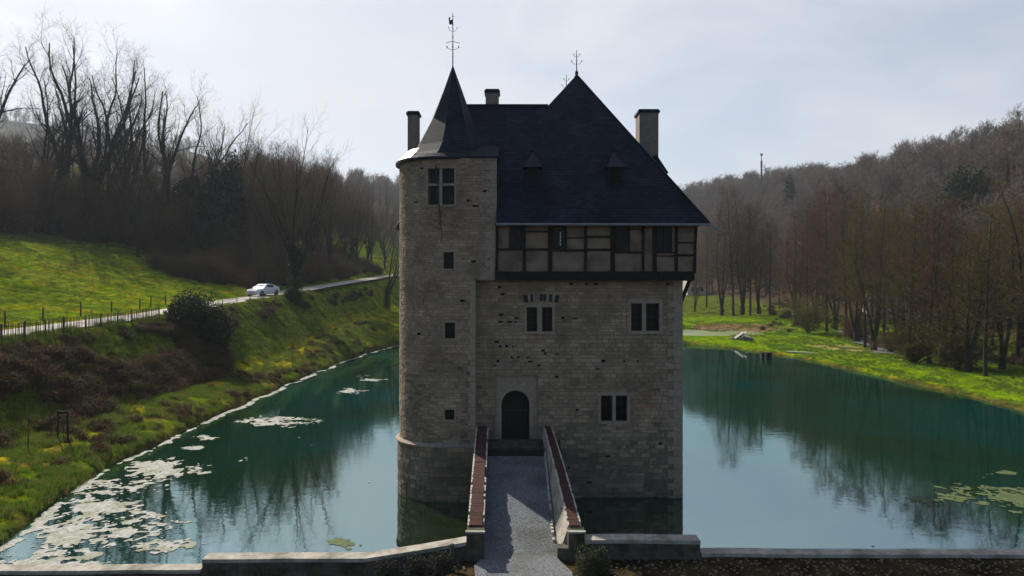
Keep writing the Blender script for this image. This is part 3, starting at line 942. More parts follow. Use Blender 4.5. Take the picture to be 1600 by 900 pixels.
def rail(x0, x1, z0, z1, s=0.0, dy=.033):
    n = len(tb.v); a0, a1 = gxx(x0), gxx(x1); r = lambda: random.uniform(-.006, .006)
    y0, y1 = GYf - dy, GYf + .055
    zb, zt = gz(z1), gz(z0)
    k = 5
    for i in range(k):
        t = i / (k - 1); x = a0 + (a1 - a0) * t; dz = -s * t / 4.286 / F * GYf
        tb.v += [(x, y0, zb + dz + r()), (x, y1, zb + dz), (x, y1, zt + dz), (x, y0, zt + dz + r())]
    for i in range(k - 1):
        for j in range(4):
            a_ = n + i * 4 + j; b_ = n + i * 4 + (j + 1) % 4
            tb.f.append((a_, b_, b_ + 4, a_ + 4))
for r_ in [(80, 245, 249, 262), (264, 414, 249, 264), (441, 655, 254, 269), (673, 832, 250, 266), (861, 1042, 268, 282), (1140, 1262, 272, 281), (1140, 1262, 297, 303), (1281, 1394, 288, 302),
           (264, 432, 131, 141), (541, 655, 174, 182), (673, 832, 165, 179), (962, 1042, 119, 127), (1281, 1396, 207, 215)]: rail(*r_)
rail(60, 1415, 82, 96, dy=.04)
cb('timber_frame', tb, M['timber'], gallery)
b = MB().box(GX0 - .02, gxx(1392), GYf - .09, GYf + .12, gz(462), gz(404), .01)
b.box(GX0 - .01, gxx(1396), GYf + .12, 41.3, gz(462) + .1, gz(418))
cb('sill_beam', b, M['timber'], gallery)
random.seed(21)
for zx in (275, 395, 510, 630, 770, 905, 1040, 1170, 1290):       # beam ends under the gallery
    x = gxx(zx)
    b = MB().box(x - .11, x + .11, GYf - .14, FY + .6, gz(452), gz(418), .01)
    cb('joist_end', b, M['timber'], gallery)
for yb in (30.4, 33.2, 36.0, 38.8):       # braces on the right side
    b = MB()
    b.tube([(BX1 + .02, yb, Gz0 - 1.1), (BX1 + .5, yb, Gz0 + .1)], .09, 4)
    b.box(BX1 - .1, BX1 + .6, yb - .1, yb + .1, Gz0 - .02, Gz0 + .16)
    cb('brace', b, M['timber'], gallery)
# gallery windows
def gal_window(x0, x1, z0, z1, wf=.055, glimpse=None, bars=True):
    b = MB().box(gxx(x0), gxx(x1), GYf + .006, GYf + .028, gz(z1), gz(z0))
    w = cb('window', b, M['glass'], gallery)
    f = MB()
    a0, a1, c0, c1 = gxx(x0), gxx(x1), gz(z1), gz(z0)
    f.box(a0, a0 + wf, GYf - .03, GYf + .004, c0, c1); f.box(a1 - wf, a1, GYf - .03, GYf + .004, c0, c1)
    f.box(a0 + wf, a1 - wf, GYf - .028, GYf + .004, c0, c0 + wf); f.box(a0 + wf, a1 - wf, GYf - .028, GYf + .004, c1 - wf, c1)
    if bars:
        m = (a0 + a1) / 2
        f.box(m - .02, m + .02, GYf - .02, GYf + .004, c0 + wf, c1 - wf)
        for k in (1, 2, 3):
            z = c0 + (c1 - c0) * k / 4; f.box(a0 + wf, a1 - wf, GYf - .012, GYf + .003, z - .01, z + .01)
    cb('frame', f, M['timber'], w)
    if glimpse:
        g = MB()  # slim white pane in stacked pieces over the glass
        for k in range(4):
            za = gz(glimpse[3]) + (gz(glimpse[2]) - gz(glimpse[3])) * k / 4; zb = gz(glimpse[3]) + (gz(glimpse[2]) - gz(glimpse[3])) * (k + .8) / 4
            g.box(gxx(glimpse[0]), gxx(glimpse[1]), GYf - .014, GYf + .002, za, zb)
        cb('white_strip', g, M['white'], w, label='narrow white strip in the second gallery window')
gal_window(153, 243, 98, 250)
gal_window(441, 538, 98, 258, glimpse=(486, 499, 135, 230))
gal_window(861, 960, 98, 270)
gal_window(1140, 1240, 98, 274)
b = MB().box(gxx(1243), gxx(1260), GYf - .02, GYf + .02, gz(270), gz(100))
cb('shutter_post', b, M['plaster'], gallery)
gallery['label'] = 'tan plaster panels of the jettied timber gallery'

# --- roofs
EZ = 11.95
sl = 7.71 / 4.5
def rp(x, z): return (x, 29 + (z - EZ) / sl, z)
A1 = (3.17, 33.5, 19.66); A2 = (3.03, 37.4, 19.66)
ER = (8.40, 29.0, EZ); ERb = (8.40, 42.0, EZ); ELb = (-2.6, 42.0, EZ)
LX = TXc + TU1 + .02
R1 = (-3.0, 32.46, 17.87); R2 = (1.72, 32.46, 17.87)
b = MB()
# front plane split so that it stays planar and subtly uneven
b.poly([(LX, 29.0, EZ), ER, A1, R2, R1, rp(-3.6, 15.2), rp(LX, 15.2)])
b.poly([ER, ERb, A2, A1]); b.poly([ERb, ELb, A2]); b.poly([A1, A2, ELb, (-2.88, 33.0, EZ)])
b.poly([R1, R2, (1.0, 37.9, EZ), (-5.4, 37.9, EZ)]); b.poly([R1, (-5.4, 37.9, EZ), (-5.4, 31.6, EZ), (-3.6, 30.9, 15.2)])
roof = cb('main_roof', b, M['slate'], uv=True)
b = MB()
for (p, q) in ((ER, ERb),):
    pass
b.quad((LX, 29.0, EZ - .003), (LX, 29.45, EZ - .06), (8.3, 29.45, EZ - .06), (8.4, 29.0, EZ - .003))
b.quad((8.4, 29.0, EZ - .003), (8.0, 29.4, EZ - .06), (8.0, 41.5, EZ - .06), (8.4, 42.0, EZ - .003))
b.box(LX, 8.42, 28.97, 29.03, EZ - .09, EZ + .01)
cb('eaves_board', b, M['timber'], roof)
b = MB(); b.tube([(LX, 28.94, EZ - .05), (8.4, 28.94, EZ - .07)], .055, 8)
b.tube([(8.4, 28.94, EZ - .07), (8.62, 28.8, EZ - .28), (9.0, 28.75, EZ - .36)], .045, 6)
gut = cb('gutter', b, M['lead'], roof)
def ridge(pts, r=.07):
    b = MB(); b.tube(pts, r, 6); return b
cb('ridge_tiles', ridge([A1, A2]), M['slate'], roof, uv=True)
cb('ridge_tiles', ridge([R1, R2], .075), M['slate_turret'], roof, uv=True)
for e in ((A1, ER), (A2, ERb)):
    cb('hip_tiles', ridge(e, .05), M['slate'], roof, uv=True)
# dormers
def dormer(px, w=30, y_ap=237, y_ev=262, y_b=287):
    yb = 30.05
    x = QX(px, 30.2); hw = w / 2 / F * 30.2
    z0 = QZ(y_b, yb); z1 = QZ(y_ev, yb)
    b = MB().box(x - hw * .78, x + hw * .78, yb - .06, yb + 1.2, z0 - .25, z1)
    d = cb('dormer', b, M['slate'], roof, uv=True)
    b = MB().box(x - hw * .5, x + hw * .5, yb - .075, yb - .055, z0, z1 - .05)
    cb('window', b, M['dark'], d)
    b = MB().box(x - hw * .56, x - hw * .5, yb - .09, yb - .06, z0, z1 - .03).box(x + hw * .5, x + hw * .56, yb - .09, yb - .06, z0, z1 - .03).box(x - hw * .56, x + hw * .56, yb - .092, yb - .058, z1 - .06, z1 - .02)
    cb('frame', b, M['timber'], d)
    ap = (x, 30.75, QZ(y_ap, 30.75)); apb = (x, 31.4, ap[2])
    c = [(x - hw, yb - .2, z1), (x + hw, yb - .2, z1), (x + hw, yb + 1.0, z1), (x - hw, yb + 1.0, z1)]
    b = MB().poly([c[0], c[1], ap]).poly([c[1], c[2], apb, ap]).poly([c[3], c[0], ap, apb]).poly([c[0], c[3], c[2], c[1]])
    cb('dormer_roof', b, M['slate'], d, uv=True)
    b = MB().ball((ap[0], ap[1], ap[2] + .05), .055, 1.3)
    cb('finial', b, M['slate_turret'], d, uv=True)
dormer(832.5); dormer(961)
# side dormer on the right slope
b = MB()
zt, zb_ = QZ(272, 34), QZ(248, 34)
xr = QX(1042, 34)
b.poly([(xr, 33.6, zt), (xr, 35.4, zt), (QX(1023, 34), 35.4, zb_ + .15), (QX(1023, 34), 33.6, zb_ + .15)])
b.poly([(xr, 33.6, zt), (xr - .25, 33.6, zt - .15), (5.6, 33.6, zt - .15), (QX(1023, 34), 33.6, zb_ + .15)])
b.poly([(xr, 35.4, zt), (5.6, 35.4, zt - .15), (QX(1023, 34), 35.4, zb_ + .15)])
b.box(5.6, xr - .3, 33.7, 35.3, zt - 1.0, zt)
cb('side_dormer', b, M['slate'], roof, uv=True)
# roof of the link between turret and keep
b = MB()
zk = ZT + .08
yb = 29.0 + (QZ(228, 30.6) - EZ) / sl
zk2 = QZ(228, yb)
x0, x1_ = QX(736, 29.3), TXc + TU1 + .10
b.poly([(x0, TFY - .12, zk), (x1_, TFY - .12, zk), (x1_, yb, zk2), (x0 + .45, yb, zk2)])
b.poly([(x1_, TFY - .12, zk), (x1_, yb, zk), (x1_, yb, zk2)])
b.poly([(x0 - .8, TFY + .3, zk), (x0, TFY - .12, zk), (x0 + .45, yb, zk2), (x0 - .8, yb, zk2)])
b.box(x0, x1_, TFY - .12, TFY + .1, ZT + .01, zk)
cb('link_roof', b, M['slate_turret'], roof, uv=True)
# turret spire: octagon with a flared skirt
N8 = 8; off = R(-7)
def ring(cx, r, z, n=8, o=off): return [(cx + r * math.sin(2 * math.pi * k / n + o), TYc - r * math.cos(2 * math.pi * k / n + o), z) for k in range(n)]
cx_e, cx_t = TXc, TXc + .36
rings = [ring(cx_e + .04, Tr + .10, ZT + .10), ring(cx_e + .16, Tr - .20, ZT + .42), ring(cx_e + .25, Tr - .42, ZT + .80), ring(cx_t - .04, .98, ZT + 2.1), ring(cx_t, .46, ZT + 3.45), ring(cx_t + .01, .02, QZ(103, TYc))]
b = MB()
for i in range(len(rings) - 1):
    for k in range(8):
        k2 = (k + 1) % 8
        b.quad(rings[i][k], rings[i][k2], rings[i + 1][k2], rings[i + 1][k])
spire = cb('turret_roof', b, M['slate_turret'], uv=True)
# pale lead skirt round the eaves
b = MB(); nr = 40
e0 = [(cx_e + (Tr + .20) * math.sin(2 * math.pi * k / nr), TYc - (Tr + .20) * math.cos(2 * math.pi * k / nr), ZT + .05) for k in range(nr)]
e1 = [(cx_e + .03 + (Tr - .02) * math.sin(2 * math.pi * k / nr), TYc - (Tr - .02) * math.cos(2 * math.pi * k / nr), ZT + .24) for k in range(nr)]
em = [(cx_e + (Tr + .19) * math.sin(2 * math.pi * k / nr), TYc - (Tr + .19) * math.cos(2 * math.pi * k / nr), ZT - .04) for k in range(nr)]
ei = [(cx_e + (Tr - .1) * math.sin(2 * math.pi * k / nr), TYc - (Tr - .1) * math.cos(2 * math.pi * k / nr), ZT - .05) for k in range(nr)]
for q in ((ei, em), (em, e0), (e0, e1)):
    for k in range(nr):
        k2 = (k + 1) % nr; b.quad(q[0][k], q[0][k2], q[1][k2], q[1][k])
cb('turret_eaves', b, M['slate_turret'], spire, uv=True)
skl = MB()
for k in range(26, 36):
    t0, t1 = 2 * math.pi * k / nr, 2 * math.pi * (k + 1) / nr
    for (ra, za, rb, zb2) in ((Tr + .203, ZT + .054, Tr - .02, ZT + .246), (Tr - .02, ZT + .246, Tr - .30, ZT + .55)):
        w0 = .0 if k < 34 else .0
        skl.quad(*[(cx_e + .03 + r_ * math.sin(t_), TYc - r_ * math.cos(t_), z_ + .03) for (r_, t_, z_) in ((ra, t0, za), (ra, t1, za), (rb, t1, zb2), (rb, t0, zb2))])
cb('lead_apron', skl, mat('pale_lead_sheet', (.30, .29, .28), .45, .1, spec=.5), spire, label='pale lead sheet on the left of the turret eaves')
# finials
def finial(x, y, z, h, kind):
    b = MB()
    b.tube([(x, y, z - .15), (x, y, z + .12), (x, y, z + h)], [.06, .03, .014], 6)
    def arm(t, w, up, tip=.035):
        zz = z + h * t
        for s in (-1, 1):
            b.tube([(x, y, zz), (x + s * w * .6, y, zz + up * .15), (x + s * w, y, zz + up)], .010, 4)
            b.ball((x + s * w, y, zz + up + .02), tip, 1.4, 6, 4)
            b.tube([(x, y, zz), (x, y + s * w * .6, zz + up * .15), (x, y + s * w, zz + up)], .010, 4)
    if kind == 'turret':
        arm(.33, .27, .10); arm(.66, .2, .16, .022)
        b.tube([(x - .33, y, z + h * .45), (x - .1, y, z + h * .475), (x + .1, y, z + h * .47), (x + .33, y, z + h * .445)], .014, 4)
        for t in (.2, .37, .56, .78, .93): b.ball((x, y, z + h * t), .035, 1.5, 6, 4)
        # small weathercock
        b.poly([(x, y, z + h * .80), (x - .16, y + .01, z + h * .78), (x - .2, y, z + h * .9), (x - .12, y, z + h * .93), (x - .13, y, z + h * .86), (x, y, z + h * .88)])
        b.poly([(x, y + .012, z + h * .80), (x, y + .012, z + h * .88), (x - .13, y + .012, z + h * .86), (x - .12, y + .012, z + h * .93), (x - .2, y + .012, z + h * .9), (x - .16, y + .02, z + h * .78)])
    else:
        arm(.42, .25, .14, .03); arm(.72, .14, .1, .028)
        b.ball((x, y, z + .1), .09, 1.2, 8, 5)
    return b
cb('finial', finial(cx_t + .01, TYc, QZ(106, TYc), 2.55, 'turret'), M['iron'], spire)
cb('finial', finial(A1[0], A1[1], A1[2], 1.22, 'roof'), M['iron'], roof)
cb('finial', finial(A2[0] - .05, A2[1], A2[2], 1.22, 'roof'), M['iron'], roof)
# chimneys
def chimney(x0, x1, yd, zb, zt):
    b = MB(); b.box(x0, x1, yd, yd + (x1 - x0) * 1.1, zb, zt - .14, .01)
    c = cb('chimney', b, M['chimney'])
    b = MB().box(x0 - .07, x1 + .07, yd - .07, yd + (x1 - x0) * 1.1 + .07, zt - .16, zt - .05).box(x0 - .02, x1 + .02, yd - .02, yd + (x1 - x0) * 1.1 + .02, zt - .05, zt + .02)
    cb('chimney_cap', b, M['slate_turret'], c, uv=True)
    b = MB().box(x0 - .03, x1 + .03, yd - .03, yd + (x1 - x0) * 1.1 + .03, zb, zb + .1)
    cb('flashing', b, M['lead'], c)
chimney(QX(999, 36), QX(1029, 36), 36, 12.6, QZ(171, 36))
chimney(QX(637, 33.2), QX(653.5, 33.2), 33.2, 11.5, QZ(174, 33.2))
chimney(QX(759, 34.2), QX(779, 34.2), 34.2, 14, QZ(139.5, 34.2))
# wall-hung pole with hook under the turret window
b = MB()
yy = TFY - .16
p0 = (QX(681, yy), yy, QZ(260, yy)); p1 = (QX(689, yy), yy - .05, QZ(352, yy))
b.tube([p0, p1], [.035, .03], 6)
b.tube([(p0[0], TFY + .05, p0[2]), (p0[0], yy - .05, p0[2] + .02)], .03, 6)
b.tube([p1, (p1[0] - .10, yy, p1[2] + .12)], .018, 5)
b.tube([p1, (p1[0] + .02, yy, p1[2] - .12), (p1[0] - .07, yy, p1[2] - .22), (p1[0] - .12, yy, p1[2] - .10)], .016, 5)
pole = cb('wall_pole', b, M['iron'], wall_t, label='long dark iron pole with a hook hanging before the cross window')
b = MB()
b.tube([(p1[0] + .02, yy, p1[2] - .12), (p1[0] + .01, yy + .08, p1[2] - .26), (p1[0] + .03, yy + .09, p1[2] - .45), (p1[0], yy + .08, p1[2] - .75)], .012, 4)
cb('chain', b, M['iron'], pole)

# ================================================================ BRIDGE
bridge = empty('footbridge', (.2 * K, 24 * K, 0), 'gravel topped stone footbridge with two red capped parapets leading to the castle door', 'bridge')
def bb_(name, b, m, parent=bridge, **k): return cb(name, b, m, parent, **k)
Y0b, Y1b = 21.5, 29.35
def deckz(Y): return .84 + (Y - 21.5) * .273
n = 14
Yl = [Y0b + (Y1b - Y0b) * i / n for i in range(n + 1)]
YD = 27.4
b = MB()
def decksec(Y):
    t = (Y - Y0b) / (Y1b - Y0b)
    return (-.887 - .13 * t, 1.36 - .02 * t)
Yd = [Y0b + (YD - Y0b) * i / 10 for i in range(11)]
for i in range(10):
    a0, a1 = decksec(Yd[i]); c0, c1_ = decksec(Yd[i + 1])
    b.quad((a0 - .1, Yd[i], deckz(Yd[i])), (a1 + .1, Yd[i], deckz(Yd[i])), (c1_ + .1, Yd[i + 1], deckz(Yd[i + 1])), (c0 - .1, Yd[i + 1], deckz(Yd[i + 1])))
bb_('gravel_deck', b, M['gravel'])
b = MB()
zd = deckz(YD)
b.box(-1.02, 1.36, YD + .02, FY - .05, zd - .12, zd - .02)
for k in range(12): b.box(-1.0, 1.34, YD + .04 + k * .21, YD + .23 + k * .21, zd - .02, zd + .02 + random.uniform(0, .01))
bb_('timber_landing', b, M['door'])
b = MB()
for (ya, yc) in ((21.5, 23.0), (25.0, 26.0), (28.0, 29.9)):
    b.box(-1.35, 2.1, ya, yc, -.9, deckz(ya) - .3)
for i in range(n): b.box(-1.3, 2.05, Yl[i], Yl[i + 1], deckz(Yl[i]) - .45, deckz(Yl[i]) - .14)
bb_('bridge_piers', b, M['wallstone'])
def parapet(side):
    random.seed(60 + side)
    secs = []
    for i, Y in enumerate(Yl):
        t = (Y - Y0b) / (Y1b - Y0b)
        arch = .10 * math.sin(t * math.pi)
        zt = 1.68 + (3.27 - 1.68) * t + arch - (.06 if i == n else 0)
        zd = deckz(Y) - .3
        if side < 0:
            xi = -.887 - .133 * t; xo = -1.39 - .13 * t
            secs.append([(xo, Y, zd), (xi, Y, zd), (xi, Y, zt), (xo, Y, zt)])
        else:
            xb = 1.36 - .02 * t; xi = 1.78 - .43 * t; xo = 2.19 - .50 * t
            secs.append([(xb, Y, zd), (xo, Y, zd), (xo, Y, zt), (xi, Y, zt)])
    b = MB().loft(secs)
    pr = bb_('parapet', b, M['wallstone'] if side < 0 else M['coping'])
    b = MB(); S2 = []
    for s in secs:
        if side < 0: (x0, Y, z0), (x1, _, _) = s[3], s[2]
        else: (x0, Y, z0), (x1, _, _) = s[3], s[2]
        zt = s[2][2]
        S2.append([(x0 + .035, Y, zt - .02), (x1 - .035, Y, zt - .02), (x1 - .05, Y, zt + .045 + random.uniform(-.01, .01)), (x0 + .05, Y, zt + .045 + random.uniform(-.01, .01))])
    # many courses of coping bricks
    for i in range(len(S2) - 1):
        k = 5
        for j in range(k):
            f0, f1 = j / k + .004, (j + 1) / k - .004
            A_ = [tuple(S2[i][q][c] * (1 - f0) + S2[i + 1][q][c] * f0 for c in range(3)) for q in range(4)]
            B_ = [tuple(S2[i][q][c] * (1 - f1) + S2[i + 1][q][c] * f1 for c in range(3)) for q in range(4)]
            dz = random.uniform(-.008, .010)
            A_ = [(p[0], p[1], p[2] + dz) for p in A_]; B_ = [(p[0], p[1], p[2] + dz) for p in B_]
            b.loft([A_, B_])
    bb_('coping_bricks', b, M['redcap'], pr)
    b = MB()
    for i in range(len(secs) - 1):
        for e in (0, 1):
            for j in range(3):
                if random.random() < .18: continue
                f0, f1 = j / 3 + random.uniform(0, .05), (j + 1) / 3 - random.uniform(0, .06)
                pa, pb_ = (secs[i][3], secs[i + 1][3]) if e == 0 else (secs[i][2], secs[i + 1][2])
                s_ = 1 if e == 0 else -1
                w = random.uniform(.025, .065) * (1.0 if (side > 0 or e == 0 or True) else 1)
                p = [pa[c] * (1 - f0) + pb_[c] * f0 for c in range(3)]; q = [pa[c] * (1 - f1) + pb_[c] * f1 for c in range(3)]
                b = MB().loft([[(p[0] - s_ * .015, p[1], p[2] - .05), (p[0] + s_ * w, p[1], p[2] - .05), (p[0] + s_ * w * .8, p[1], p[2] + .052), (p[0] - s_ * .012, p[1], p[2] + .045)],
                        [(q[0] - s_ * .015, q[1], q[2] - .05), (q[0] + s_ * w, q[1], q[2] - .05), (q[0] + s_ * w * .8, q[1], q[2] + .052), (q[0] - s_ * .012, q[1], q[2] + .045)]])
                bb_('edging_stone', b, M['lime'], pr)
    if side > 0:
        b = MB()
        for i in range(len(secs) - 1):
            for j in range(3):
                if random.random() < .25: continue
                Y_a = Yl[i] + (Yl[i + 1] - Yl[i]) * j / 3; Y_b = Y_a + (Yl[i + 1] - Yl[i]) / 3 * .85
                w = random.uniform(.03, .06)
                b = MB().box(1.345 - w, 1.375, Y_a, Y_b, deckz(Y_a) - .05, deckz(Y_a) + .09, .01)
                bb_('kerb_stone', b, M['lime'], pr)
    # end pier
    x0, x1 = (-1.42, -.86) if side < 0 else (1.74, 2.25)
    b = MB().box(x0, x1, 21.05, 21.55, 0.1, 1.66, .015)
    if side > 0: b.box(1.40, 1.76, 21.1, 21.5, .1, 1.15, .01)
    bb_('end_pier', b, M['wallstone'], pr)
    b = MB().box(x0 - .02, x1 + .02, 21.02, 21.12, 1.64, 1.70, .008)
    bb_('pier_edging', b, M['lime'], pr)
parapet(-1); parapet(1)
# gravel path in front of the bridge
b = MB()
rows = [(21.52, -.95, 1.40), (21.0, -1.0, 1.45), (20.6, -1.15, 1.62), (20.2, -1.10, 1.78), (19, -1.0, 1.8), (14, -1.2, 2.0), (6, -1.6, 2.6)]
prev = None
for (Y, xa, xb) in rows:
    z = (.845 - (21.52 - Y) * .05)
    cur = [(xa * K, Y * K, z * K + .012), (xb * K, Y * K, z * K + .012)]
    if prev: b.quad(cur[0], cur[1], prev[1], prev[0])
    prev = cur
o = link_mesh('gravel_path', b.v, b.f, M['gravel']); o['kind'] = 'structure'

# ================================================================ BOUNDARY WALLS
def bwall(name, label, pts, w=.5, zb=-.8):
    """pts: (px, Y, ztop) in the castle frame"""
    random.seed(int(abs(pts[0][0])) + 5)
    P0 = [(QX(px, Y) * K, Y * K, z * K) for (px, Y, z) in pts]
    P1 = []
    for i in range(len(P0) - 1):
        L = math.hypot(P0[i + 1][0] - P0[i][0], P0[i + 1][1] - P0[i][1]); k = max(1, int(L / .7))
        for j in range(k):
            t = j / k; P1.append(tuple(P0[i][c] * (1 - t) + P0[i + 1][c] * t for c in range(3)))
    P1.append(P0[-1])
    w *= K
    root = empty(name, (P1[0][0], P1[0][1], 0), label, 'wall')
    S = []; C_ = []
    for (x, y, z) in P1:
        dz = random.uniform(-.008, .008)
        S.append([(x, y - w / 2 + .04, zb), (x, y + w / 2 - .04, zb), (x, y + w / 2 - .04, z - .08), (x, y - w / 2 + .04, z - .08)])
        C_.append([(x, y - w / 2 + random.uniform(-.01, .01), z - .09 + dz), (x, y + w / 2 + random.uniform(-.012, .012), z - .09 + dz), (x, y + w / 2 - .01, z + dz), (x, y - w / 2 + .01, z + dz)])
    link_mesh('masonry', MB().loft(S).v, MB().loft(S).f, M['wallstone'], root)
    link_mesh('coping', MB().loft(C_).v, MB().loft(C_).f, M['coping'], root)
    # rough facing stones on the garden side
    b = MB(); 
    x = P1[0][0]; x2 = P1[-1][0]
    lo, hi = min(x, x2), max(x, x2)
    xs = [p[0] for p in P1]; order = np.argsort(xs); xs_ = np.array(xs)[order]; ys_ = np.array([p[1] for p in P1])[order]; zs_ = np.array([p[2] for p in P1])[order]
    zz = -.1
    while zz < max(zs_) - .12:
        h = random.uniform(.08, .16); u = lo
        while u < hi - .05:
            wd = random.uniform(.12, .34)
            zt = float(np.interp(u + wd / 2, xs_, zs_)) - .1; yw = float(np.interp(u + wd / 2, xs_, ys_)) - w / 2 + .04
            if zz + h < zt and u + wd < hi: b.box(u + .01, u + wd - .01, yw - random.uniform(.005, .035), yw + .02, zz + .01, zz + h - .01, .008)
            u += wd
        zz += h
    link_mesh('facing_stones', b.v, b.f, M['wallstone'], root)
    return root
bwall('boundary_wall', 'pale coped garden wall sloping down left from the footbridge', [(731, 21.4, 1.34), (655, 21.4, 1.08), (573, 21.4, .82), (450, 21.45, .80), (321, 21.4, .80)], .55)
bwall('boundary_wall', 'low reddish coped wall at the bottom left edge beside the scummy water', [(318, 21.5, .42), (150, 21.5, .40), (-40, 21.5, .38)], .5)
bwall('boundary_wall', 'short higher garden wall with bright coping right of the footbridge', [(908, 21.4, 1.39), (1000, 21.4, 1.39), (1091, 21.4, 1.36)], .55)
bwall('boundary_wall', 'long low grey coped wall running off to the bottom right corner', [(1093, 21.45, .95), (1300, 21.45, .92), (1640, 21.45, .90), (1760, 21.45, .9)], .5)

# ================================================================ TREES
def rot_about(d, ax, ang):
    c, s = math.cos(ang), math.sin(ang)
    dx, dy, dz = d; ax_, ay_, az_ = ax
    dot = dx * ax_ + dy * ay_ + dz * az_
    cx, cy, cz = ay_ * dz - az_ * dy, az_ * dx - ax_ * dz, ax_ * dy - ay_ * dx
    return (dx * c + cx * s + ax_ * dot * (1 - c), dy * c + cy * s + ay_ * dot * (1 - c), dz * c + cz * s + az_ * dot * (1 - c))
def perp(d):
    ax, ay, az = (0, 0, 1) if abs(d[2]) < .9 else (1, 0, 0)
    x, y, z = d[1] * az - d[2] * ay, d[2] * ax - d[0] * az, d[0] * ay - d[1] * ax
    l = math.sqrt(x * x + y * y + z * z); return (x / l, y / l, z / l)
def nrm(d):
    l = math.sqrt(d[0] ** 2 + d[1] ** 2 + d[2] ** 2) or 1
    return (d[0] / l, d[1] / l, d[2] / l)

class Tree:
    """bare tree: wood = trunk and limbs, twigs = everything finer; leaf tips optional"""
    def __init__(s, seed, levels, split):
        s.r = random.Random(seed); s.lv = levels; s.split = split
        s.V = [[], []]; s.F = [[], []]; s.anchor = []
    def emit(s, pts, rad, sides, k):
        V, F = s.V[k], s.F[k]
        n = len(V)
        if sides == 2:
            d = nrm(tuple(pts[-1][i] - pts[0][i] for i in range(3))); a = perp(d); a = rot_about(a, d, s.r.uniform(0, 3.14))
            w = rad[0]
            V += [tuple(pts[0][i] + a[i] * w for i in range(3)), tuple(pts[0][i] - a[i] * w for i in range(3)), tuple(pts[-1][i] + a[i] * w * .3 for i in range(3))]
            F.append((n, n + 1, n + 2)); return
        for i, p in enumerate(pts):
            q0, q1 = pts[max(0, i - 1)], pts[min(len(pts) - 1, i + 1)]
            d = nrm(tuple(q1[c] - q0[c] for c in range(3))); a = perp(d)
            b = (d[1] * a[2] - d[2] * a[1], d[2] * a[0] - d[0] * a[2], d[0] * a[1] - d[1] * a[0])
            for j in range(sides):
                t = 6.28318 * j / sides; c, sn = math.cos(t) * rad[i], math.sin(t) * rad[i]
                V.append((p[0] + a[0] * c + b[0] * sn, p[1] + a[1] * c + b[1] * sn, p[2] + a[2] * c + b[2] * sn))
        for i in range(len(pts) - 1):
            for j in range(sides):
                x = n + i * sides + j; y = n + i * sides + (j + 1) % sides
                F.append((x, y, y + sides)); F.append((x, y + sides, x + sides))
    def grow(s, p, d, L, rad, lvl):
        P_ = s.lv[lvl]; R_ = s.r
        ns = P_['seg']; pts = [p]; dirs = [d]; rr = [rad]
        cur = d
        for i in range(ns):
            wob = P_['wob']
            cur = nrm((cur[0] + R_.uniform(-wob, wob), cur[1] + R_.uniform(-wob, wob), cur[2] + R_.uniform(-wob, wob) + P_['up']))
            st = L / ns
            q = pts[-1]
            pts.append((q[0] + cur[0] * st, q[1] + cur[1] * st, q[2] + cur[2] * st)); dirs.append(cur)
            t = (i + 1) / ns
            rr.append(rad * ((1 - t) + t * P_['taper']))
        s.emit(pts, rr, P_['sides'], 0 if lvl < s.split else 1)
        if lvl <= 1: s.anchor.append((pts, rr, lvl))
        if lvl + 1 >= len(s.lv): return
        Cn = s.lv[lvl + 1]
        n = Cn['n']; n = max(1, int(n * R_.uniform(.8, 1.2)))
        az = R_.uniform(0, 6.28)
        for k in range(n):
            t = Cn['t0'] + (Cn['t1'] - Cn['t0']) * (k + R_.uniform(.1, .9)) / n
            x = t * ns; i = min(int(x), ns - 1); f = x - i
            q = tuple(pts[i][c] * (1 - f) + pts[i + 1][c] * f for c in range(3))
            dd = dirs[i + 1]
            az += 2.4 + R_.uniform(-.5, .5)
            ax = rot_about(perp(dd), dd, az)
            ang = R(Cn['ang'] + R_.uniform(-Cn['angv'], Cn['angv']) - Cn.get('angt', 0) * t)
            nd = rot_about(dd, ax, ang)
            Lf = Cn['len'](t) if callable(Cn['len']) else Cn['len']
            LL = (L * Lf if Cn.get('rel', True) else Lf) * R_.uniform(.7, 1.25)
            r0 = (rr[i] * (1 - f) + rr[i + 1] * f) * Cn['rad']
            s.grow(q, nd, LL, max(r0, Cn.get('rmin', .006)), lvl + 1)

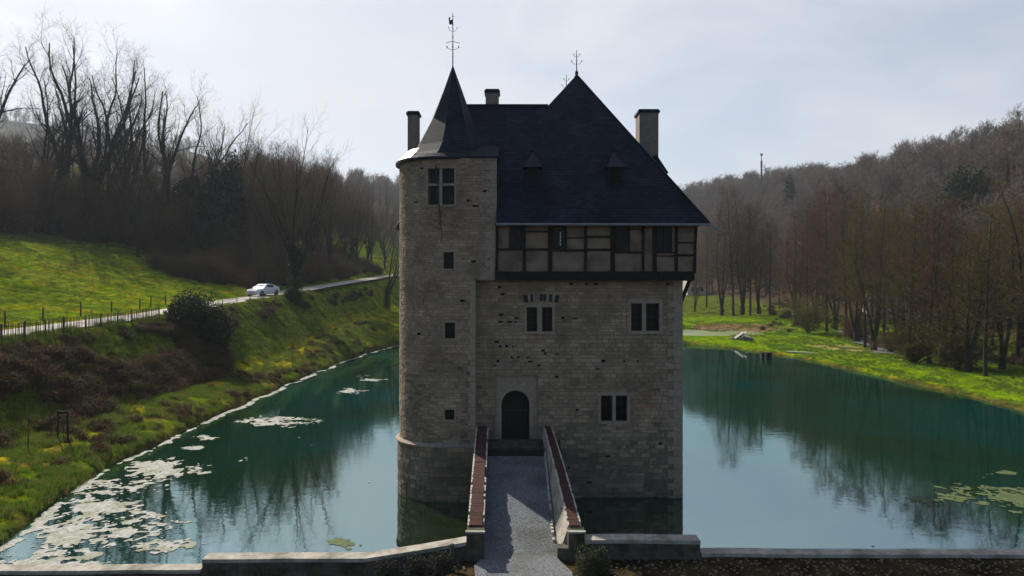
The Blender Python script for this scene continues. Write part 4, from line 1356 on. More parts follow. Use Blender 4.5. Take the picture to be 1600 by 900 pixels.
def kind_levels(kind, dens=1.0, tw=1.0):
    if kind == 'spread':       # tall ash or lime, several upright stems
        return [dict(seg=5, wob=.08, up=.05, taper=.75, sides=8),
                dict(n=5, t0=.5, t1=1.0, ang=20, angv=10, len=2.3, rad=.58, seg=12, wob=.20, up=.17, taper=.20, sides=6),
                dict(n=11, t0=.14, t1=1.0, ang=44, angv=14, angt=10, len=lambda t: .36 - .18 * t, rad=.46, seg=8, wob=.28, up=.11, taper=.22, sides=4),
                dict(n=6, t0=.12, t1=1, ang=40, angv=15, len=.48, rad=.5, seg=5, wob=.3, up=.08, taper=.3, sides=3, rmin=.012 * tw),
                dict(n=int(7 * dens), t0=.1, t1=1, ang=40, angv=18, len=.45, rad=.55, seg=2, wob=.2, up=.05, taper=.35, sides=3, rmin=.009 * tw),
                dict(n=int(4 * dens), t0=.1, t1=1, ang=38, angv=18, len=.55, rad=.6, seg=1, wob=.2, up=.0, taper=.3, sides=2, rmin=.007 * tw)]
    if kind == 'fan':          # wide vase crown of many fine stems
        return [dict(seg=4, wob=.06, up=.05, taper=.8, sides=8),
                dict(n=9, t0=.3, t1=1.0, ang=30, angv=14, len=1.7, rad=.45, seg=7, wob=.10, up=.06, taper=.18, sides=5),
                dict(n=10, t0=.12, t1=1.0, ang=30, angv=12, len=lambda t: .5 - .3 * t, rad=.5, seg=4, wob=.14, up=.08, taper=.25, sides=4),
                dict(n=7, t0=.1, t1=1, ang=32, angv=14, len=.45, rad=.55, seg=3, wob=.16, up=.05, taper=.3, sides=3, rmin=.012 * tw),
                dict(n=int(6 * dens), t0=.1, t1=1, ang=34, angv=16, len=.5, rad=.6, seg=1, wob=.2, up=.0, taper=.3, sides=2, rmin=.009 * tw)]
    if kind == 'alder':        # straight leader, dense fine side branches
        return [dict(seg=12, wob=.025, up=.04, taper=.10, sides=7),
                dict(n=int(46), t0=.20, t1=.99, ang=68, angv=12, angt=28, len=lambda t: .27 * (1.12 - t) ** .65 * (0.55 + .6 * min(1, t * 2.5)), rad=.34, seg=5, wob=.12, up=.06, taper=.25, sides=4, rmin=.022),
                dict(n=9, t0=.12, t1=1, ang=46, angv=15, len=.42, rad=.55, seg=3, wob=.16, up=.03, taper=.3, sides=3, rmin=.012 * tw),
                dict(n=int(7 * dens), t0=.08, t1=1, ang=44, angv=18, len=.46, rad=.6, seg=2, wob=.2, up=.02, taper=.35, sides=3, rmin=.009 * tw),
                dict(n=int(4 * dens), t0=.1, t1=1, ang=42, angv=20, len=.6, rad=.7, seg=1, wob=.2, up=0, taper=.3, sides=2, rmin=.008 * tw)]
    if kind == 'stool':        # alder stool: a few leaning stems from the ground
        return [dict(seg=2, wob=.02, up=.0, taper=.9, sides=6),
                dict(n=4, t0=.3, t1=1.0, ang=11, angv=7, len=11.0, rad=.55, seg=14, wob=.10, up=.11, taper=.10, sides=6),
                dict(n=26, t0=.28, t1=.99, ang=60, angv=16, angt=22, len=lambda t: .25 * (1.1 - t) ** .6, rad=.34, seg=5, wob=.16, up=.07, taper=.25, sides=4, rmin=.018),
                dict(n=8, t0=.12, t1=1, ang=44, angv=16, len=.42, rad=.55, seg=3, wob=.2, up=.04, taper=.3, sides=3, rmin=.011 * tw),
                dict(n=int(7 * dens), t0=.08, t1=1, ang=44, angv=18, len=.46, rad=.6, seg=1, wob=.2, up=.02, taper=.35, sides=2, rmin=.010 * tw),
                dict(n=int(3 * dens), t0=.1, t1=1, ang=42, angv=20, len=.6, rad=.7, seg=1, wob=.2, up=0, taper=.3, sides=2, rmin=.008 * tw)]
    if kind == 'shrub':        # many stems from one stool
        return [dict(seg=2, wob=.05, up=.0, taper=.9, sides=5),
                dict(n=16, t0=.0, t1=1, ang=36, angv=26, len=6.0, rad=.45, seg=6, wob=.16, up=.05, taper=.2, sides=3),
                dict(n=10, t0=.12, t1=1, ang=38, angv=16, len=.42, rad=.6, seg=3, wob=.2, up=.05, taper=.3, sides=3, rmin=.010 * tw),
                dict(n=int(8 * dens), t0=.08, t1=1, ang=40, angv=18, len=.5, rad=.6, seg=2, wob=.2, up=.02, taper=.3, sides=3, rmin=.008 * tw),
                dict(n=int(5 * dens), t0=.1, t1=1, ang=40, angv=18, len=.55, rad=.7, seg=1, wob=.2, up=0, taper=.3, sides=2, rmin=.008 * tw)]
    if kind == 'sapling':
        return [dict(seg=5, wob=.05, up=.05, taper=.3, sides=5),
                dict(n=12, t0=.35, t1=1, ang=42, angv=12, len=.34, rad=.5, seg=3, wob=.15, up=.08, taper=.3, sides=3),
                dict(n=6, t0=.2, t1=1, ang=38, angv=12, len=.45, rad=.6, seg=2, wob=.15, up=.05, taper=.3, sides=3, rmin=.005),
                dict(n=4, t0=.2, t1=1, ang=38, angv=12, len=.5, rad=.6, seg=1, wob=.15, up=.0, taper=.3, sides=2, rmin=.005)]
    if kind == 'far':          # light tree for the hillsides
        return [dict(seg=6, wob=.05, up=.05, taper=.35, sides=5),
                dict(n=13, t0=.32, t1=1, ang=46, angv=14, angt=20, len=lambda t: .50 - .22 * t, rad=.5, seg=4, wob=.16, up=.09, taper=.25, sides=3),
                dict(n=8, t0=.15, t1=1, ang=42, angv=16, len=.45, rad=.5, seg=2, wob=.2, up=.08, taper=.3, sides=3, rmin=.03 * tw),
                dict(n=int(8 * dens), t0=.1, t1=1, ang=42, angv=18, len=.5, rad=.6, seg=1, wob=.2, up=.05, taper=.4, sides=2, rmin=.03 * tw)]
def make_tree_data(name, kind, seed, h, r0, trunk_share, bark, twig, split=3, dens=1.0, tw=1.0, lean=0.0):
    t = Tree(seed, kind_levels(kind, dens, tw), split)
    L0 = h * trunk_share
    t.grow((0, 0, -.15), nrm((lean, 0, 1)), L0, r0, 0)
    zmax = max(v[2] for v in (t.V[1] or t.V[0]))
    k = h / zmax
    out = []
    for i, (nm, m_) in enumerate((('trunk', bark), ('crown', twig))):
        Vv = np.array(t.V[i]) * np.array([k, k, k])
        out.append(np_mesh(name + '_' + nm, Vv, np.array(t.F[i]), m_, False))
    anc = [([tuple(c * k for c in p) for p in pts], [r * k for r in rr], l) for (pts, rr, l) in t.anchor]
    return dict(trunk=out[0], crown=out[1], anchor=anc, h=h)

def leaf_cloud(pts, size, rs, material, name, tri=False, up=.3):
    """small leaf quads at the given points"""
    n = len(pts)
    P_ = np.asarray(pts)
    a = rs.normal(size=(n, 3)); a /= np.linalg.norm(a, axis=1)[:, None]
    b = rs.normal(size=(n, 3)); b[:, 2] += up; b -= (b * a).sum(1)[:, None] * a; b /= np.linalg.norm(b, axis=1)[:, None]
    s = size * rs.uniform(.55, 1.3, n)[:, None]
    V_ = np.stack([P_ - a * s * .5, P_ + b * s * .38, P_ + a * s * .5, P_ - b * s * .38], 1).reshape(-1, 3)
    T_ = np.arange(n * 4).reshape(-1, 4)
    return np_mesh(name, V_, T_, material)

PROTO = {}
def proto(key, *a, **k): PROTO[key] = make_tree_data(key, *a, **k)
proto('ashA', 'spread', 1, 30, .82, .30, M['bark'], M['twig_dark'])
proto('ashB', 'spread', 5, 28, .74, .26, M['bark'], M['twig_dark'])
proto('ashC', 'spread', 9, 26, .60, .34, M['bark'], M['twig_dark'], dens=.8)
proto('fanA', 'fan', 3, 25, .42, .36, M['bark'], M['twig'], dens=.9, tw=1.0)
proto('fanB', 'fan', 12, 20, .30, .34, M['bark'], M['twig'], dens=.8, tw=1.0)
proto('alderA', 'alder', 2, 22, .24, 1.0, M['bark'], M['twig_red'], split=2, dens=1.0, tw=1.3)
proto('alderB', 'alder', 7, 21, .22, 1.0, M['bark'], M['twig_red'], split=2, dens=.85, tw=1.3)
proto('stoolA', 'stool', 21, 21, .40, .075, M['bark'], M['twig_red'], split=3, dens=1.0, tw=1.3)
proto('stoolB', 'stool', 27, 19, .36, .075, M['bark'], M['twig'], split=3, dens=1.0, tw=1.3)
proto('alderC', 'alder', 13, 19, .20, 1.0, M['bark'], M['twig'], split=2, dens=1.0, tw=1.3)
proto('shrubA', 'shrub', 4, 5.0, .16, .10, M['bark'], M['twig'], split=2, dens=1.2, tw=1.6)
proto('shrubB', 'shrub', 8, 4.2, .14, .10, M['bark'], M['twig_red'], split=2, dens=1.2, tw=1.6)
proto('shrubO', 'shrub', 18, 7.0, .16, .10, M['bark'], M['twig_olive'], split=2, dens=1.3, tw=1.3)
proto('sapling', 'sapling', 6, 4, .045, .9, M['bark'], M['twig'], split=1)
for i, sd_ in enumerate((31, 32, 33)):
    proto('far%d' % i, 'far', sd_, 17, .26, .75, M['bark'], M['twig_far'], split=2, dens=1.5, tw=1.6)

def place(key, x, y, name, label, group=None, s=1.0, rz=None, z=None, sz=None, cat='tree', lean=0.0, ivy=0.0):
    d = PROTO[key]
    z = H1(x, y) if z is None else z
    root = empty(name, (x, y, z - .1), label, cat, group, random.uniform(0, 6.28) if rz is None else rz)
    root.scale = (s, s, s if sz is None else sz)
    root.rotation_euler[0] = lean
    for k in ('trunk', 'crown'):
        o = bpy.data.objects.new(k if cat == 'tree' else ('stems' if k == 'trunk' else 'twigs'), d[k]); col.objects.link(o); o.parent = root
    if ivy:
        rs = np.random.RandomState(int(abs(x * 10)) + 3)
        pts = []
        for (pp, rr, l) in d['anchor']:
            if l > 1: continue
            for i in range(len(pp) - 1):
                a_, b_ = np.array(pp[i]), np.array(pp[i + 1])
                if a_[2] > ivy * d['h']: continue
                n_ = int(420 * np.linalg.norm(b_ - a_) / 2 * (1 if l == 0 else .45))
                t = rs.rand(n_, 1); q = a_ * (1 - t) + b_ * t
                dd = rs.normal(size=(n_, 3)); dd /= np.linalg.norm(dd, axis=1)[:, None]
                rad = (rr[i] + .12 + .45 * rs.rand(n_, 1) ** 1.5 * (1.3 if l == 0 else .7))
                pts.append(q + dd * rad)
        pts = np.concatenate(pts)
        me = leaf_cloud(pts, .26, rs, M['ivy'], 'ivy')
        o = bpy.data.objects.new('ivy', me); col.objects.link(o); o.parent = root
    return root

random.seed(5)
# --- tall trees of the left skyline: (pixel x, distance, proto, top pixel y, ivy, label)
LT = [(-22, 112, 'ashB', 4, 0, 'bare tree reaching in at the top left corner, its trunk outside the frame'),
      (58, 114, 'ashC', 62, .30, 'slim bare tree left of the tallest pair on the left skyline'),
      (88, 112, 'ashA', 0, .26, 'tallest bare forked tree near the left edge, top touching the upper frame'),
      (133, 114, 'ashB', 18, .30, 'tall bare tree with dark ivy round its forked trunk'),
      (163, 118, 'ashC', 26, .1, 'tall straight bare tree just right of the ivy covered fork'),
      (186, 114, 'ashA', 42, .22, 'bare tree with arching right-hand limbs and ivy on its trunk'),
      (216, 100, 'fanB', 190, 0, 'smaller bare tree standing in front of the tall row, above the scrub'),
      (256, 120, 'ashB', 84, 0, 'bare tree with two close upright stems, left one of the open pair'),
      (290, 120, 'ashC', 96, 0, 'bare tree with low spreading right limb beside the evergreen dome'),
      (332, 132, 'fanB', 168, 0, 'thin bare tree between the open pair and the vase shaped tree'),
      (378, 122, 'fanA', 134, 0, 'vase shaped bare tree with many fine upright stems'),
      (20, 128, 'fanB', 180, 0, 'small bare tree against the blue hill at the left edge')]
for (px, Y, key, ty, ivy, lab) in LT:
    x, y, z = on_ground(px, Y)
    top = CAM_H + (450 - ty) / F * Y
    s = (top - z) / PROTO[key]['h']
    place(key, x, y, 'bare_tree', lab, 'tall bare trees on the left skyline', s * .92, rz=px * .7, sz=s, ivy=ivy)
# roadside tree left of the castle and the wooded slope behind the road
x, y, z = on_ground(461, 88)
place('fanA', x, y, 'bare_tree', 'large many-stemmed bare tree by the road behind the car, ivy at its foot', 'roadside trees', 1.02, rz=1.2, ivy=.22)
x, y, z = on_ground(604, 128)
place('ashC', x, y, 'bare_tree', 'crooked bare tree at the road edge close to the turret wall', 'roadside trees', .72, rz=2.2, ivy=.2)
random.seed(77)
lab_l = 'leafless tree of the wooded slope between the car and the turret'
for i in range(40):
    px = random.uniform(395, 640) if i > 6 else random.uniform(300, 420)
    Y = random.uniform(112, 200)
    x = (px - 800) / F * Y
    if x > -36: x = -36 - random.uniform(0, 8)
    px = 800 + x / Y * F
    z = H1(x, Y)
    ty = np.interp(px, [300, 380, 420, 450, 520, 580, 640], [235, 215, 190, 180, 232, 248, 252]) + random.uniform(-6, 32)
    h = CAM_H + (450 - ty) / F * Y - z
    h = max(9, min(24, h))
    key = random.choice(['fanB', 'fanA', 'fanB', 'alderC', 'fanA'])
    s = h / PROTO[key]['h']
    place(key, x, Y, 'bare_tree', ('vase-crowned' if key == 'fanA' else 'narrow dense-twigged' if key == 'alderC' else 'slim') + ' leafless tree ' + ('above the parked scrub left of the car' if px < 410 else 'on the slope behind the car' if px < 500 else 'on the slope midway between car and turret' if px < 570 else 'on the slope next to the turret wall').replace('parked ', ''), 'leafless trees on the slope behind the road', s, sz=s * random.uniform(.95, 1.08), ivy=0)
random.seed(909)
for i in range(30):
    x = -46 - 52 * (i + random.random()) / 30
    Y = float(np.interp(-x, [30, 36, 48, 60, 75, 95, 130], [86, 91, 106, 108, 99, 90, 92])) + random.uniform(2, 12)
    key = random.choice(['alderC', 'alderA', 'fanB', 'alderC'])
    h = random.uniform(8.5, 12.5) * (.8 if x < -80 else 1)
    sc_ = h / PROTO[key]['h']
    place(key, x, Y, 'bare_tree', ('bushy' if key != 'fanB' else 'vase-shaped') + ' low bare tree in the scrub edge ' + ('at the left edge of the photo' if x < -82 else 'below the tall skyline trees' if x < -62 else 'between the skyline trees and the car'), 'low bare trees along the top of the left field', sc_ * 1.35, sz=sc_)
# --- right: alders along the stream
AL = [(1086, 150, 392, 'alderC'), (1104, 165, 330, 'alderA'), (1128, 140, 300, 'alderA'), (1146, 138, 288, 'alderB'), (1160, 142, 292, 'alderA'), (1172, 139, 284, 'alderC'), (1186, 144, 300, 'alderB'), (1203, 141, 318, 'alderA'),
      (1244, 115, 322, 'alderC'), (1262, 112, 300, 'alderA'), (1276, 120, 290, 'alderB'), (1292, 106, 282, 'alderA'), (1306, 110, 300, 'alderB'),
      (1322, 98, 282, 'alderC'), (1338, 92, 276, 'alderB'), (1352, 84, 284, 'alderA'), (1366, 80, 296, 'alderC'), (1381, 96, 300, 'alderA'), (1400, 90, 288, 'alderB'), (1420, 69, 286, 'alderA'), (1437, 74, 290, 'alderB'),
      (1452, 66, 300, 'alderC'), (1474, 64, 290, 'alderA'), (1490, 72, 282, 'alderB'), (1512, 60, 296, 'alderA'), (1540, 57, 300, 'alderB'), (1566, 62, 296, 'alderC'), (1590, 66, 290, 'alderA'), (1640, 52, 240, 'alderB'), (1662, 60, 250, 'alderA'),
      (1410, 110, 300, 'alderC'), (1550, 86, 290, 'alderA'), (1600, 84, 270, 'alderC'), (1330, 126, 300, 'alderA'), (1290, 140, 305, 'alderB')]
ralab = {1086: 'thin leaning alder right beside the castle wall', 1172: 'tallest alder of the clump just right of the castle', 1292: 'broad alder behind the meadow near the white goose',
         1366: 'forked alder standing at the left side of the stream', 1420: 'dark alder on the grass just right of the stream', 1474: 'stout alder rising from the pond-side grass, third from the stream',
         1540: 'slender pale trunked alder nearest the pond on the right', 1640: 'large alder outside the right frame edge whose twigs reach in'}
for i, (px, Y, ty, key) in enumerate(AL):
    x, y, z = on_ground(px, Y)
    if i % 2 == 0 and px not in (1540,): key = ('stoolA', 'stoolB')[(i // 2) % 2]
    ty += random.uniform(-14, 22)
    h = CAM_H + (450 - ty) / F * Y - z
    s = h / PROTO[key]['h']
    w = s * random.uniform(.95, 1.15) * (1.15 if Y < 80 else 1)
    place(key, x, y, 'alder_tree', ralab.get(px, ('several-stemmed' if key.startswith('stool') else 'single-stemmed') + ' leafless ' + ('olive brown ' if key in ('stoolB', 'alderC') else 'reddish brown ')
          + 'alder ' + ('in the clump just right of the castle' if px < 1210 else 'behind the meadow between castle clump and stream' if px < 1360 else 'beside or behind the stream' if px < 1450 else 'on the pond-side grass right of the stream' if px < 1560 else 'at the right edge of the photo')), 'alders along the right bank', w, sz=s, lean=random.uniform(-.05, .05))
# leaning multi-stem trunks near the water on the right
for (px, Y, s, lab) in [(1430, 67, 1.5, 'low multi-stemmed alder coppice leaning left beside the stream'), (1497, 62, 1.6, 'dense many-stemmed coppice between the pond-side alders'), (1392, 78, .8, 'tan twiggy bush on the bank of the stream'), (1335, 95, 1.2, 'brown scrub bush at the foot of the alders left of the stream')]:
    x, y, z = on_ground(px, Y)
    place('shrubB', x, y, 'coppice_shrub', lab, None, s, cat='shrub')
for (px, Y, s, lab) in [(1262, 104, 1.1, 'olive green budding willow bush behind the white goose'), (1590, 100, 1.3, 'olive green budding bush at the right edge of the photo')]:
    x, y, z = on_ground(px, Y)
    place('shrubO', x, y, 'willow_shrub', lab, None, s, cat='shrub')

# --- woods seen as a mass: instances of light trees on the hills
def scatter(name, pts, keys, scales, kind='stuff', part='crown', both=True, zoff=0.0):
    """one object: a cloud of points, each carrying a copy of one of the prototypes"""
    me = bpy.data.meshes.new(name)
    me.vertices.add(len(pts)); me.vertices.foreach_set('co', np.asarray(pts, dtype=np.float32).ravel())
    sc = me.attributes.new('sc', 'FLOAT', 'POINT'); sc.data.foreach_set('value', np.asarray(scales, dtype=np.float32))
    ro = me.attributes.new('ro', 'FLOAT', 'POINT'); ro.data.foreach_set('value', RS.uniform(0, 6.28, len(pts)).astype(np.float32))
    ix = me.attributes.new('ix', 'INT', 'POINT'); ix.data.foreach_set('value', RS.randint(0, len(keys), len(pts)).astype(np.int32))
    o = bpy.data.objects.new(name, me); col.objects.link(o); o['kind'] = kind
    c = bpy.data.collections.new(name + '_sources')
    for i, k in enumerate(keys):
        if isinstance(k, str):
            tm, cm = PROTO[k]['trunk'], PROTO[k]['crown']
            v = []; j = bpy.data.meshes.new('joined')
            nv = len(tm.vertices); a_ = np.empty(nv * 3, dtype=np.float32); tm.vertices.foreach_get('co', a_)
            b_ = np.empty(len(cm.vertices) * 3, dtype=np.float32); cm.vertices.foreach_get('co', b_)
            fa = np.empty(len(tm.loops), dtype=np.int32); tm.loops.foreach_get('vertex_index', fa)
            fb = np.empty(len(cm.loops), dtype=np.int32); cm.loops.foreach_get('vertex_index', fb)
            me2 = np_mesh('tree_source', np.concatenate([a_, b_]).reshape(-1, 3), np.concatenate([fa, fb + nv]).reshape(-1, 3), tm.materials[0])
            me2.materials.append(cm.materials[0])
            mi = np.zeros(len(me2.polygons), dtype=np.int32); mi[len(fa) // 3:] = 1
            me2.polygons.foreach_set('material_index', mi)
        else: me2 = k
        so = bpy.data.objects.new('%02d_source' % i, me2); c.objects.link(so)
    ng = bpy.data.node_groups.new(name, 'GeometryNodeTree')
    ng.interface.new_socket('Geometry', in_out='INPUT', socket_type='NodeSocketGeometry')
    ng.interface.new_socket('Geometry', in_out='OUTPUT', socket_type='NodeSocketGeometry')
    N = ng.nodes; L = ng.links.new
    gi = N.new('NodeGroupInput'); go = N.new('NodeGroupOutput')
    ip = N.new('GeometryNodeInstanceOnPoints'); ci = N.new('GeometryNodeCollectionInfo')
    ci.inputs['Collection'].default_value = c; ci.inputs['Separate Children'].default_value = True; ci.inputs['Reset Children'].default_value = True
    def attr(nm, ty):
        a = N.new('GeometryNodeInputNamedAttribute'); a.data_type = ty; a.inputs['Name'].default_value = nm
        return [s for s in a.outputs if s.enabled and s.name == 'Attribute'][0]
    L(gi.outputs[0], ip.inputs['Points']); L(ci.outputs[0], ip.inputs['Instance'])
    ip.inputs['Pick Instance'].default_value = True
    L(attr('ix', 'INT'), ip.inputs['Instance Index'])
    L(attr('sc', 'FLOAT'), ip.inputs['Scale'])
    cx = N.new('ShaderNodeCombineXYZ'); L(attr('ro', 'FLOAT'), cx.inputs['Z'])
    er = N.new('FunctionNodeEulerToRotation'); L(cx.outputs[0], er.inputs[0]); L(er.outputs[0], ip.inputs['Rotation'])
    L(ip.outputs[0], go.inputs[0])
    md = o.modifiers.new('scatter', 'NODES'); md.node_group = ng
    return o
def pts_in(n, x0, x1, y0, y1, cond, dz=-.2):
    X = RS.uniform(x0, x1, n * 4); Y = RS.uniform(y0, y1, n * 4)
    ok = cond(X, Y); X = X[ok][:n]; Y = Y[ok][:n]
    return np.stack([X, Y, hgt(X, Y) + dz], 1)
p = pts_in(1500, 62, 240, 60, 480, lambda X, Y: (X > 62 + 8 * np.sin(Y * .07)) & (X / Y > .18))
o = scatter('hillside_woodland', p, ['far0', 'far1', 'far2'], RS.uniform(.65, 1.15, len(p)))
o['label'] = 'bare brown woodland covering the hillside on the right'
p = pts_in(1700, -150, 330, 330, 640, lambda X, Y: (np.abs(X / Y) < .95))
o = scatter('valley_woodland', p, ['far0', 'far1', 'far2'], RS.uniform(.7, 1.3, len(p)))
o['label'] = 'hazy bare woodland closing the valley behind the castle'
p = pts_in(260, -260, -40, 118, 300, lambda X, Y: (X / Y < -.18) & (X / Y > -1.0) & ((-X > 70) | (Y > 150)) & (fbm(X * .04, Y * .04, 2) > .42))
o = scatter('slope_woodland', p, ['far0', 'far1', 'far2'], RS.uniform(.35, .75, len(p)))
o['label'] = 'low leafless wood on the slope behind the left field'
p = pts_in(1600, -1300, 300, 640, 1250, lambda X, Y: (fbm(X * .012, Y * .012, 3) > .47) & (X / Y < .2))
o = scatter('distant_woodland', p, ['far0', 'far1'], RS.uniform(.8, 1.5, len(p)))
o['label'] = 'blue hazy woods on the distant hills at the left'
p = pts_in(170, -45, 55, 106, 300, lambda X, Y: (X / Y < .215) & (X / Y > -.14) & (X < 30))
o = scatter('valley_thicket', p, ['far0', 'fanB', 'shrubA', 'far2'], RS.uniform(.35, .75, len(p)))
o['label'] = 'bare trees on the valley floor behind the castle'
# hedge-like scrub below the tall trees and behind the road
def edge_y(x): return np.interp(-x, [30, 36, 48, 60, 75, 95, 130], [86, 91, 106, 108, 99, 90, 92])
p = pts_in(1250, -170, -33, 84, 152, lambda X, Y: (Y > edge_y(X) + 1.5 * np.sin(X * .8)) & (Y < edge_y(X) + 34) & ~((X < -66) & (Y > edge_y(X) + 9) & (Y < edge_y(X) + 22) & (X / Y < -.63)))
o = scatter('scrub_thicket', p, ['shrubA', 'shrubB', 'shrubA', 'fanB'], RS.uniform(.6, 1.25, len(p)) * np.where(RS.rand(len(p)) < .25, .8, 1.1))
for_f = o.data.attributes['ix']; arr = np.empty(len(p), dtype=np.int32); for_f.data.foreach_get('value', arr)
sca = np.empty(len(p), dtype=np.float32); o.data.attributes['sc'].data.foreach_get('value', sca)
sca[arr == 3] *= .42; sca *= np.where(p[:, 0] < -60, .82, .85); sca *= np.where((p[:, 0] < -46) & (p[:, 0] > -92) & (RS.rand(len(p)) < .5), 1.7, 1.0)
o.data.attributes['sc'].data.foreach_set('value', sca)
o['label'] = 'dark brown scrub between the field and the tall trees'
# a line of scrub closer behind the road, right of the car
p = pts_in(170, -48, -33.5, 88, 175, lambda X, Y: X < -33.5)
o = scatter('roadside_scrub', p, ['shrubA', 'shrubB'], RS.uniform(.45, .95, len(p)))
o['label'] = 'dense scrub along the far side of the road'

# --- brambles and dry shrubs on the steep bank
rs = np.random.RandomState(5)
def bramble_mesh(seed, leaf_m, nl=260, r=.55, h=.45):
    rs = np.random.RandomState(seed)
    n = 150
    b0 = rs.normal(size=(n, 3)) * [r * .35, r * .35, 0]; b0[:, 2] = 0
    ang = rs.uniform(0, 6.28, n); rr = rs.uniform(.3, 1, n) * r
    tip = b0 + np.stack([np.cos(ang) * rr, np.sin(ang) * rr, rs.uniform(.2, 1, n) * h * 1.5], 1)
    mid = (b0 + tip) / 2 + np.stack([np.zeros(n), np.zeros(n), rs.uniform(.05, .3, n)], 1)
    w = .012
    V_ = np.stack([b0 + [w, 0, 0], b0 - [w, 0, 0], mid - [0, w, 0], mid + [0, w, 0], mid + [w, 0, 0], mid - [w, 0, 0], tip - [w * .5, 0, 0], tip + [w * .5, 0, 0]], 1).reshape(-1, 3)
    k = np.arange(n)[:, None] * 8
    T_ = np.concatenate([k + [0, 1, 2, 3], k + [4, 5, 6, 7]])
    d = rs.normal(size=(nl, 3)); d /= np.linalg.norm(d, axis=1)[:, None]; d[:, 2] = np.abs(d[:, 2])
    q = d * (rs.rand(nl, 1) ** .4) * [r, r, h * 1.4]
    a = rs.normal(size=(nl, 3)); a /= np.linalg.norm(a, axis=1)[:, None]; b = rs.normal(size=(nl, 3)); b -= (b * a).sum(1)[:, None] * a; b /= np.linalg.norm(b, axis=1)[:, None]
    s = .075 * rs.uniform(.5, 1.3, nl)[:, None]
    V2 = np.stack([q - a * s * .5, q + b * s * .4, q + a * s * .5, q - b * s * .4], 1).reshape(-1, 3)
    nv = len(V_)
    me = np_mesh('bramble_source', np.concatenate([V_, V2]), np.concatenate([T_, np.arange(nl * 4).reshape(-1, 4) + nv]), M['twig'])
    me.materials.append(leaf_m)
    mi = np.zeros(len(me.polygons), dtype=np.int32); mi[len(T_):] = 1; me.polygons.foreach_set('material_index', mi)
    return me
br1 = bramble_mesh(1, M['bramble']); br2 = bramble_mesh(2, mat('dull_green_leaves', (.045, .06, .02), .7, .5, 2)); br3 = bramble_mesh(3, mat('purple_brown_stems', (.055, .033, .026), .8, .4, 2), 330)
def cond_bank(X, Y):
    px = 800 + X / Y * F
    dens = np.where(px < 370, .95, .35)
    return (RS.rand(len(X)) < dens) & (fbm(X * .5, Y * .35, 3) > np.where(px < 370, .45, .56)) & ~((px > 355) & (X > -26))
p = pts_in(1350, -27.5, -22.4, 27, 130, cond_bank, -.05)
o = scatter('bramble_thicket', p, [br1, br2, br3, br2], RS.uniform(.4, 1.0, len(p)) ** 1.0 * 1.25 * np.clip((p[:, 0] + 28.6) / 2.2, .5, 1))
o['label'] = 'brown brambles and dry shrubs on the steep bank below the road'
p = pts_in(260, -22.4, -18.3, 22, 95, lambda X, Y: fbm(X * .7 + 3, Y * .5, 3) > .56, -.05)
o = scatter('dry_undergrowth', p, [br1, br3], RS.uniform(.3, .75, len(p)))
o['label'] = 'small dry brown plants scattered along the lower bank'
p = pts_in(300, 40, 90, 45, 200, lambda X, Y: np.where(Y < 105, X > 44, X > .36 * Y) & (RS.rand(len(X)) < .6), -.05)
o = scatter('woodland_undergrowth', p, [br1, br2, br3], RS.uniform(.6, 1.8, len(p)))
o['label'] = 'brambles under the trees right of the pond'

# --- grass tufts near the water
def tuft_mesh(seed, m, n=26, h=.22, r=.13):
    rs = np.random.RandomState(seed)
    b0 = np.concatenate([rs.normal(size=(n, 2)) * r * .6, np.zeros((n, 1))], 1)
    ang = rs.uniform(0, 6.28, n); w = .010
    side = np.stack([np.cos(ang), np.sin(ang), np.zeros(n)], 1) * w
    out = rs.normal(size=(n, 3)) * [.5, .5, 0]; tip = b0 + np.stack([out[:, 0] * h * .6, out[:, 1] * h * .6, rs.uniform(.5, 1.1, n) * h], 1)
    V_ = np.stack([b0 - side, b0 + side, tip], 1).reshape(-1, 3)
    return np_mesh('tuft_source', V_, np.arange(n * 3).reshape(-1, 3), m)
gm1 = mat('grass_blades', (.12, .19, .02), .7, .35, .8, translucent=.35)
gm2 = mat('dry_grass_blades', (.24, .21, .06), .8, .35, .8, translucent=.3)
tf = [tuft_mesh(1, gm1), tuft_mesh(2, gm1, 20, .3), tuft_mesh(3, gm2)]
tfr = [tuft_mesh(4, gm1), tuft_mesh(5, gm1, 18, .28)]
p = pts_in(26000, -28.6, -14.9, 19, 100, lambda X, Y: (pond_sd(X, Y) > .1) & (RS.rand(len(X)) < np.clip(30 / Y, .2, 1)) & (fbm(X * .8, Y * .8, 3) > .42), -.02)
o = scatter('bank_grass', p, tf, RS.uniform(.5, 1.3, len(p))); o['label'] = 'rough yellow green grass on the left bank'
p = pts_in(9000, 31.6, 52, 40, 125, lambda X, Y: (pond_sd(X, Y) > .15) & (fbm(X * .5, Y * .5, 3) > .45), -.02)
o = scatter('meadow_grass', p, tfr, RS.uniform(.5, 1.2, len(p))); o['label'] = 'fresh green grass on the right bank of the pond'
p = pts_in(2500, -110, -33, 34, 118, lambda X, Y: (Y < edge_y(X)) & (fbm(X * .4, Y * .4, 3) > .55), -.02)
o = scatter('pasture_tufts', p, tf, RS.uniform(.6, 1.5, len(p))); o['label'] = 'coarse tussocks dotted over the sloping left field'

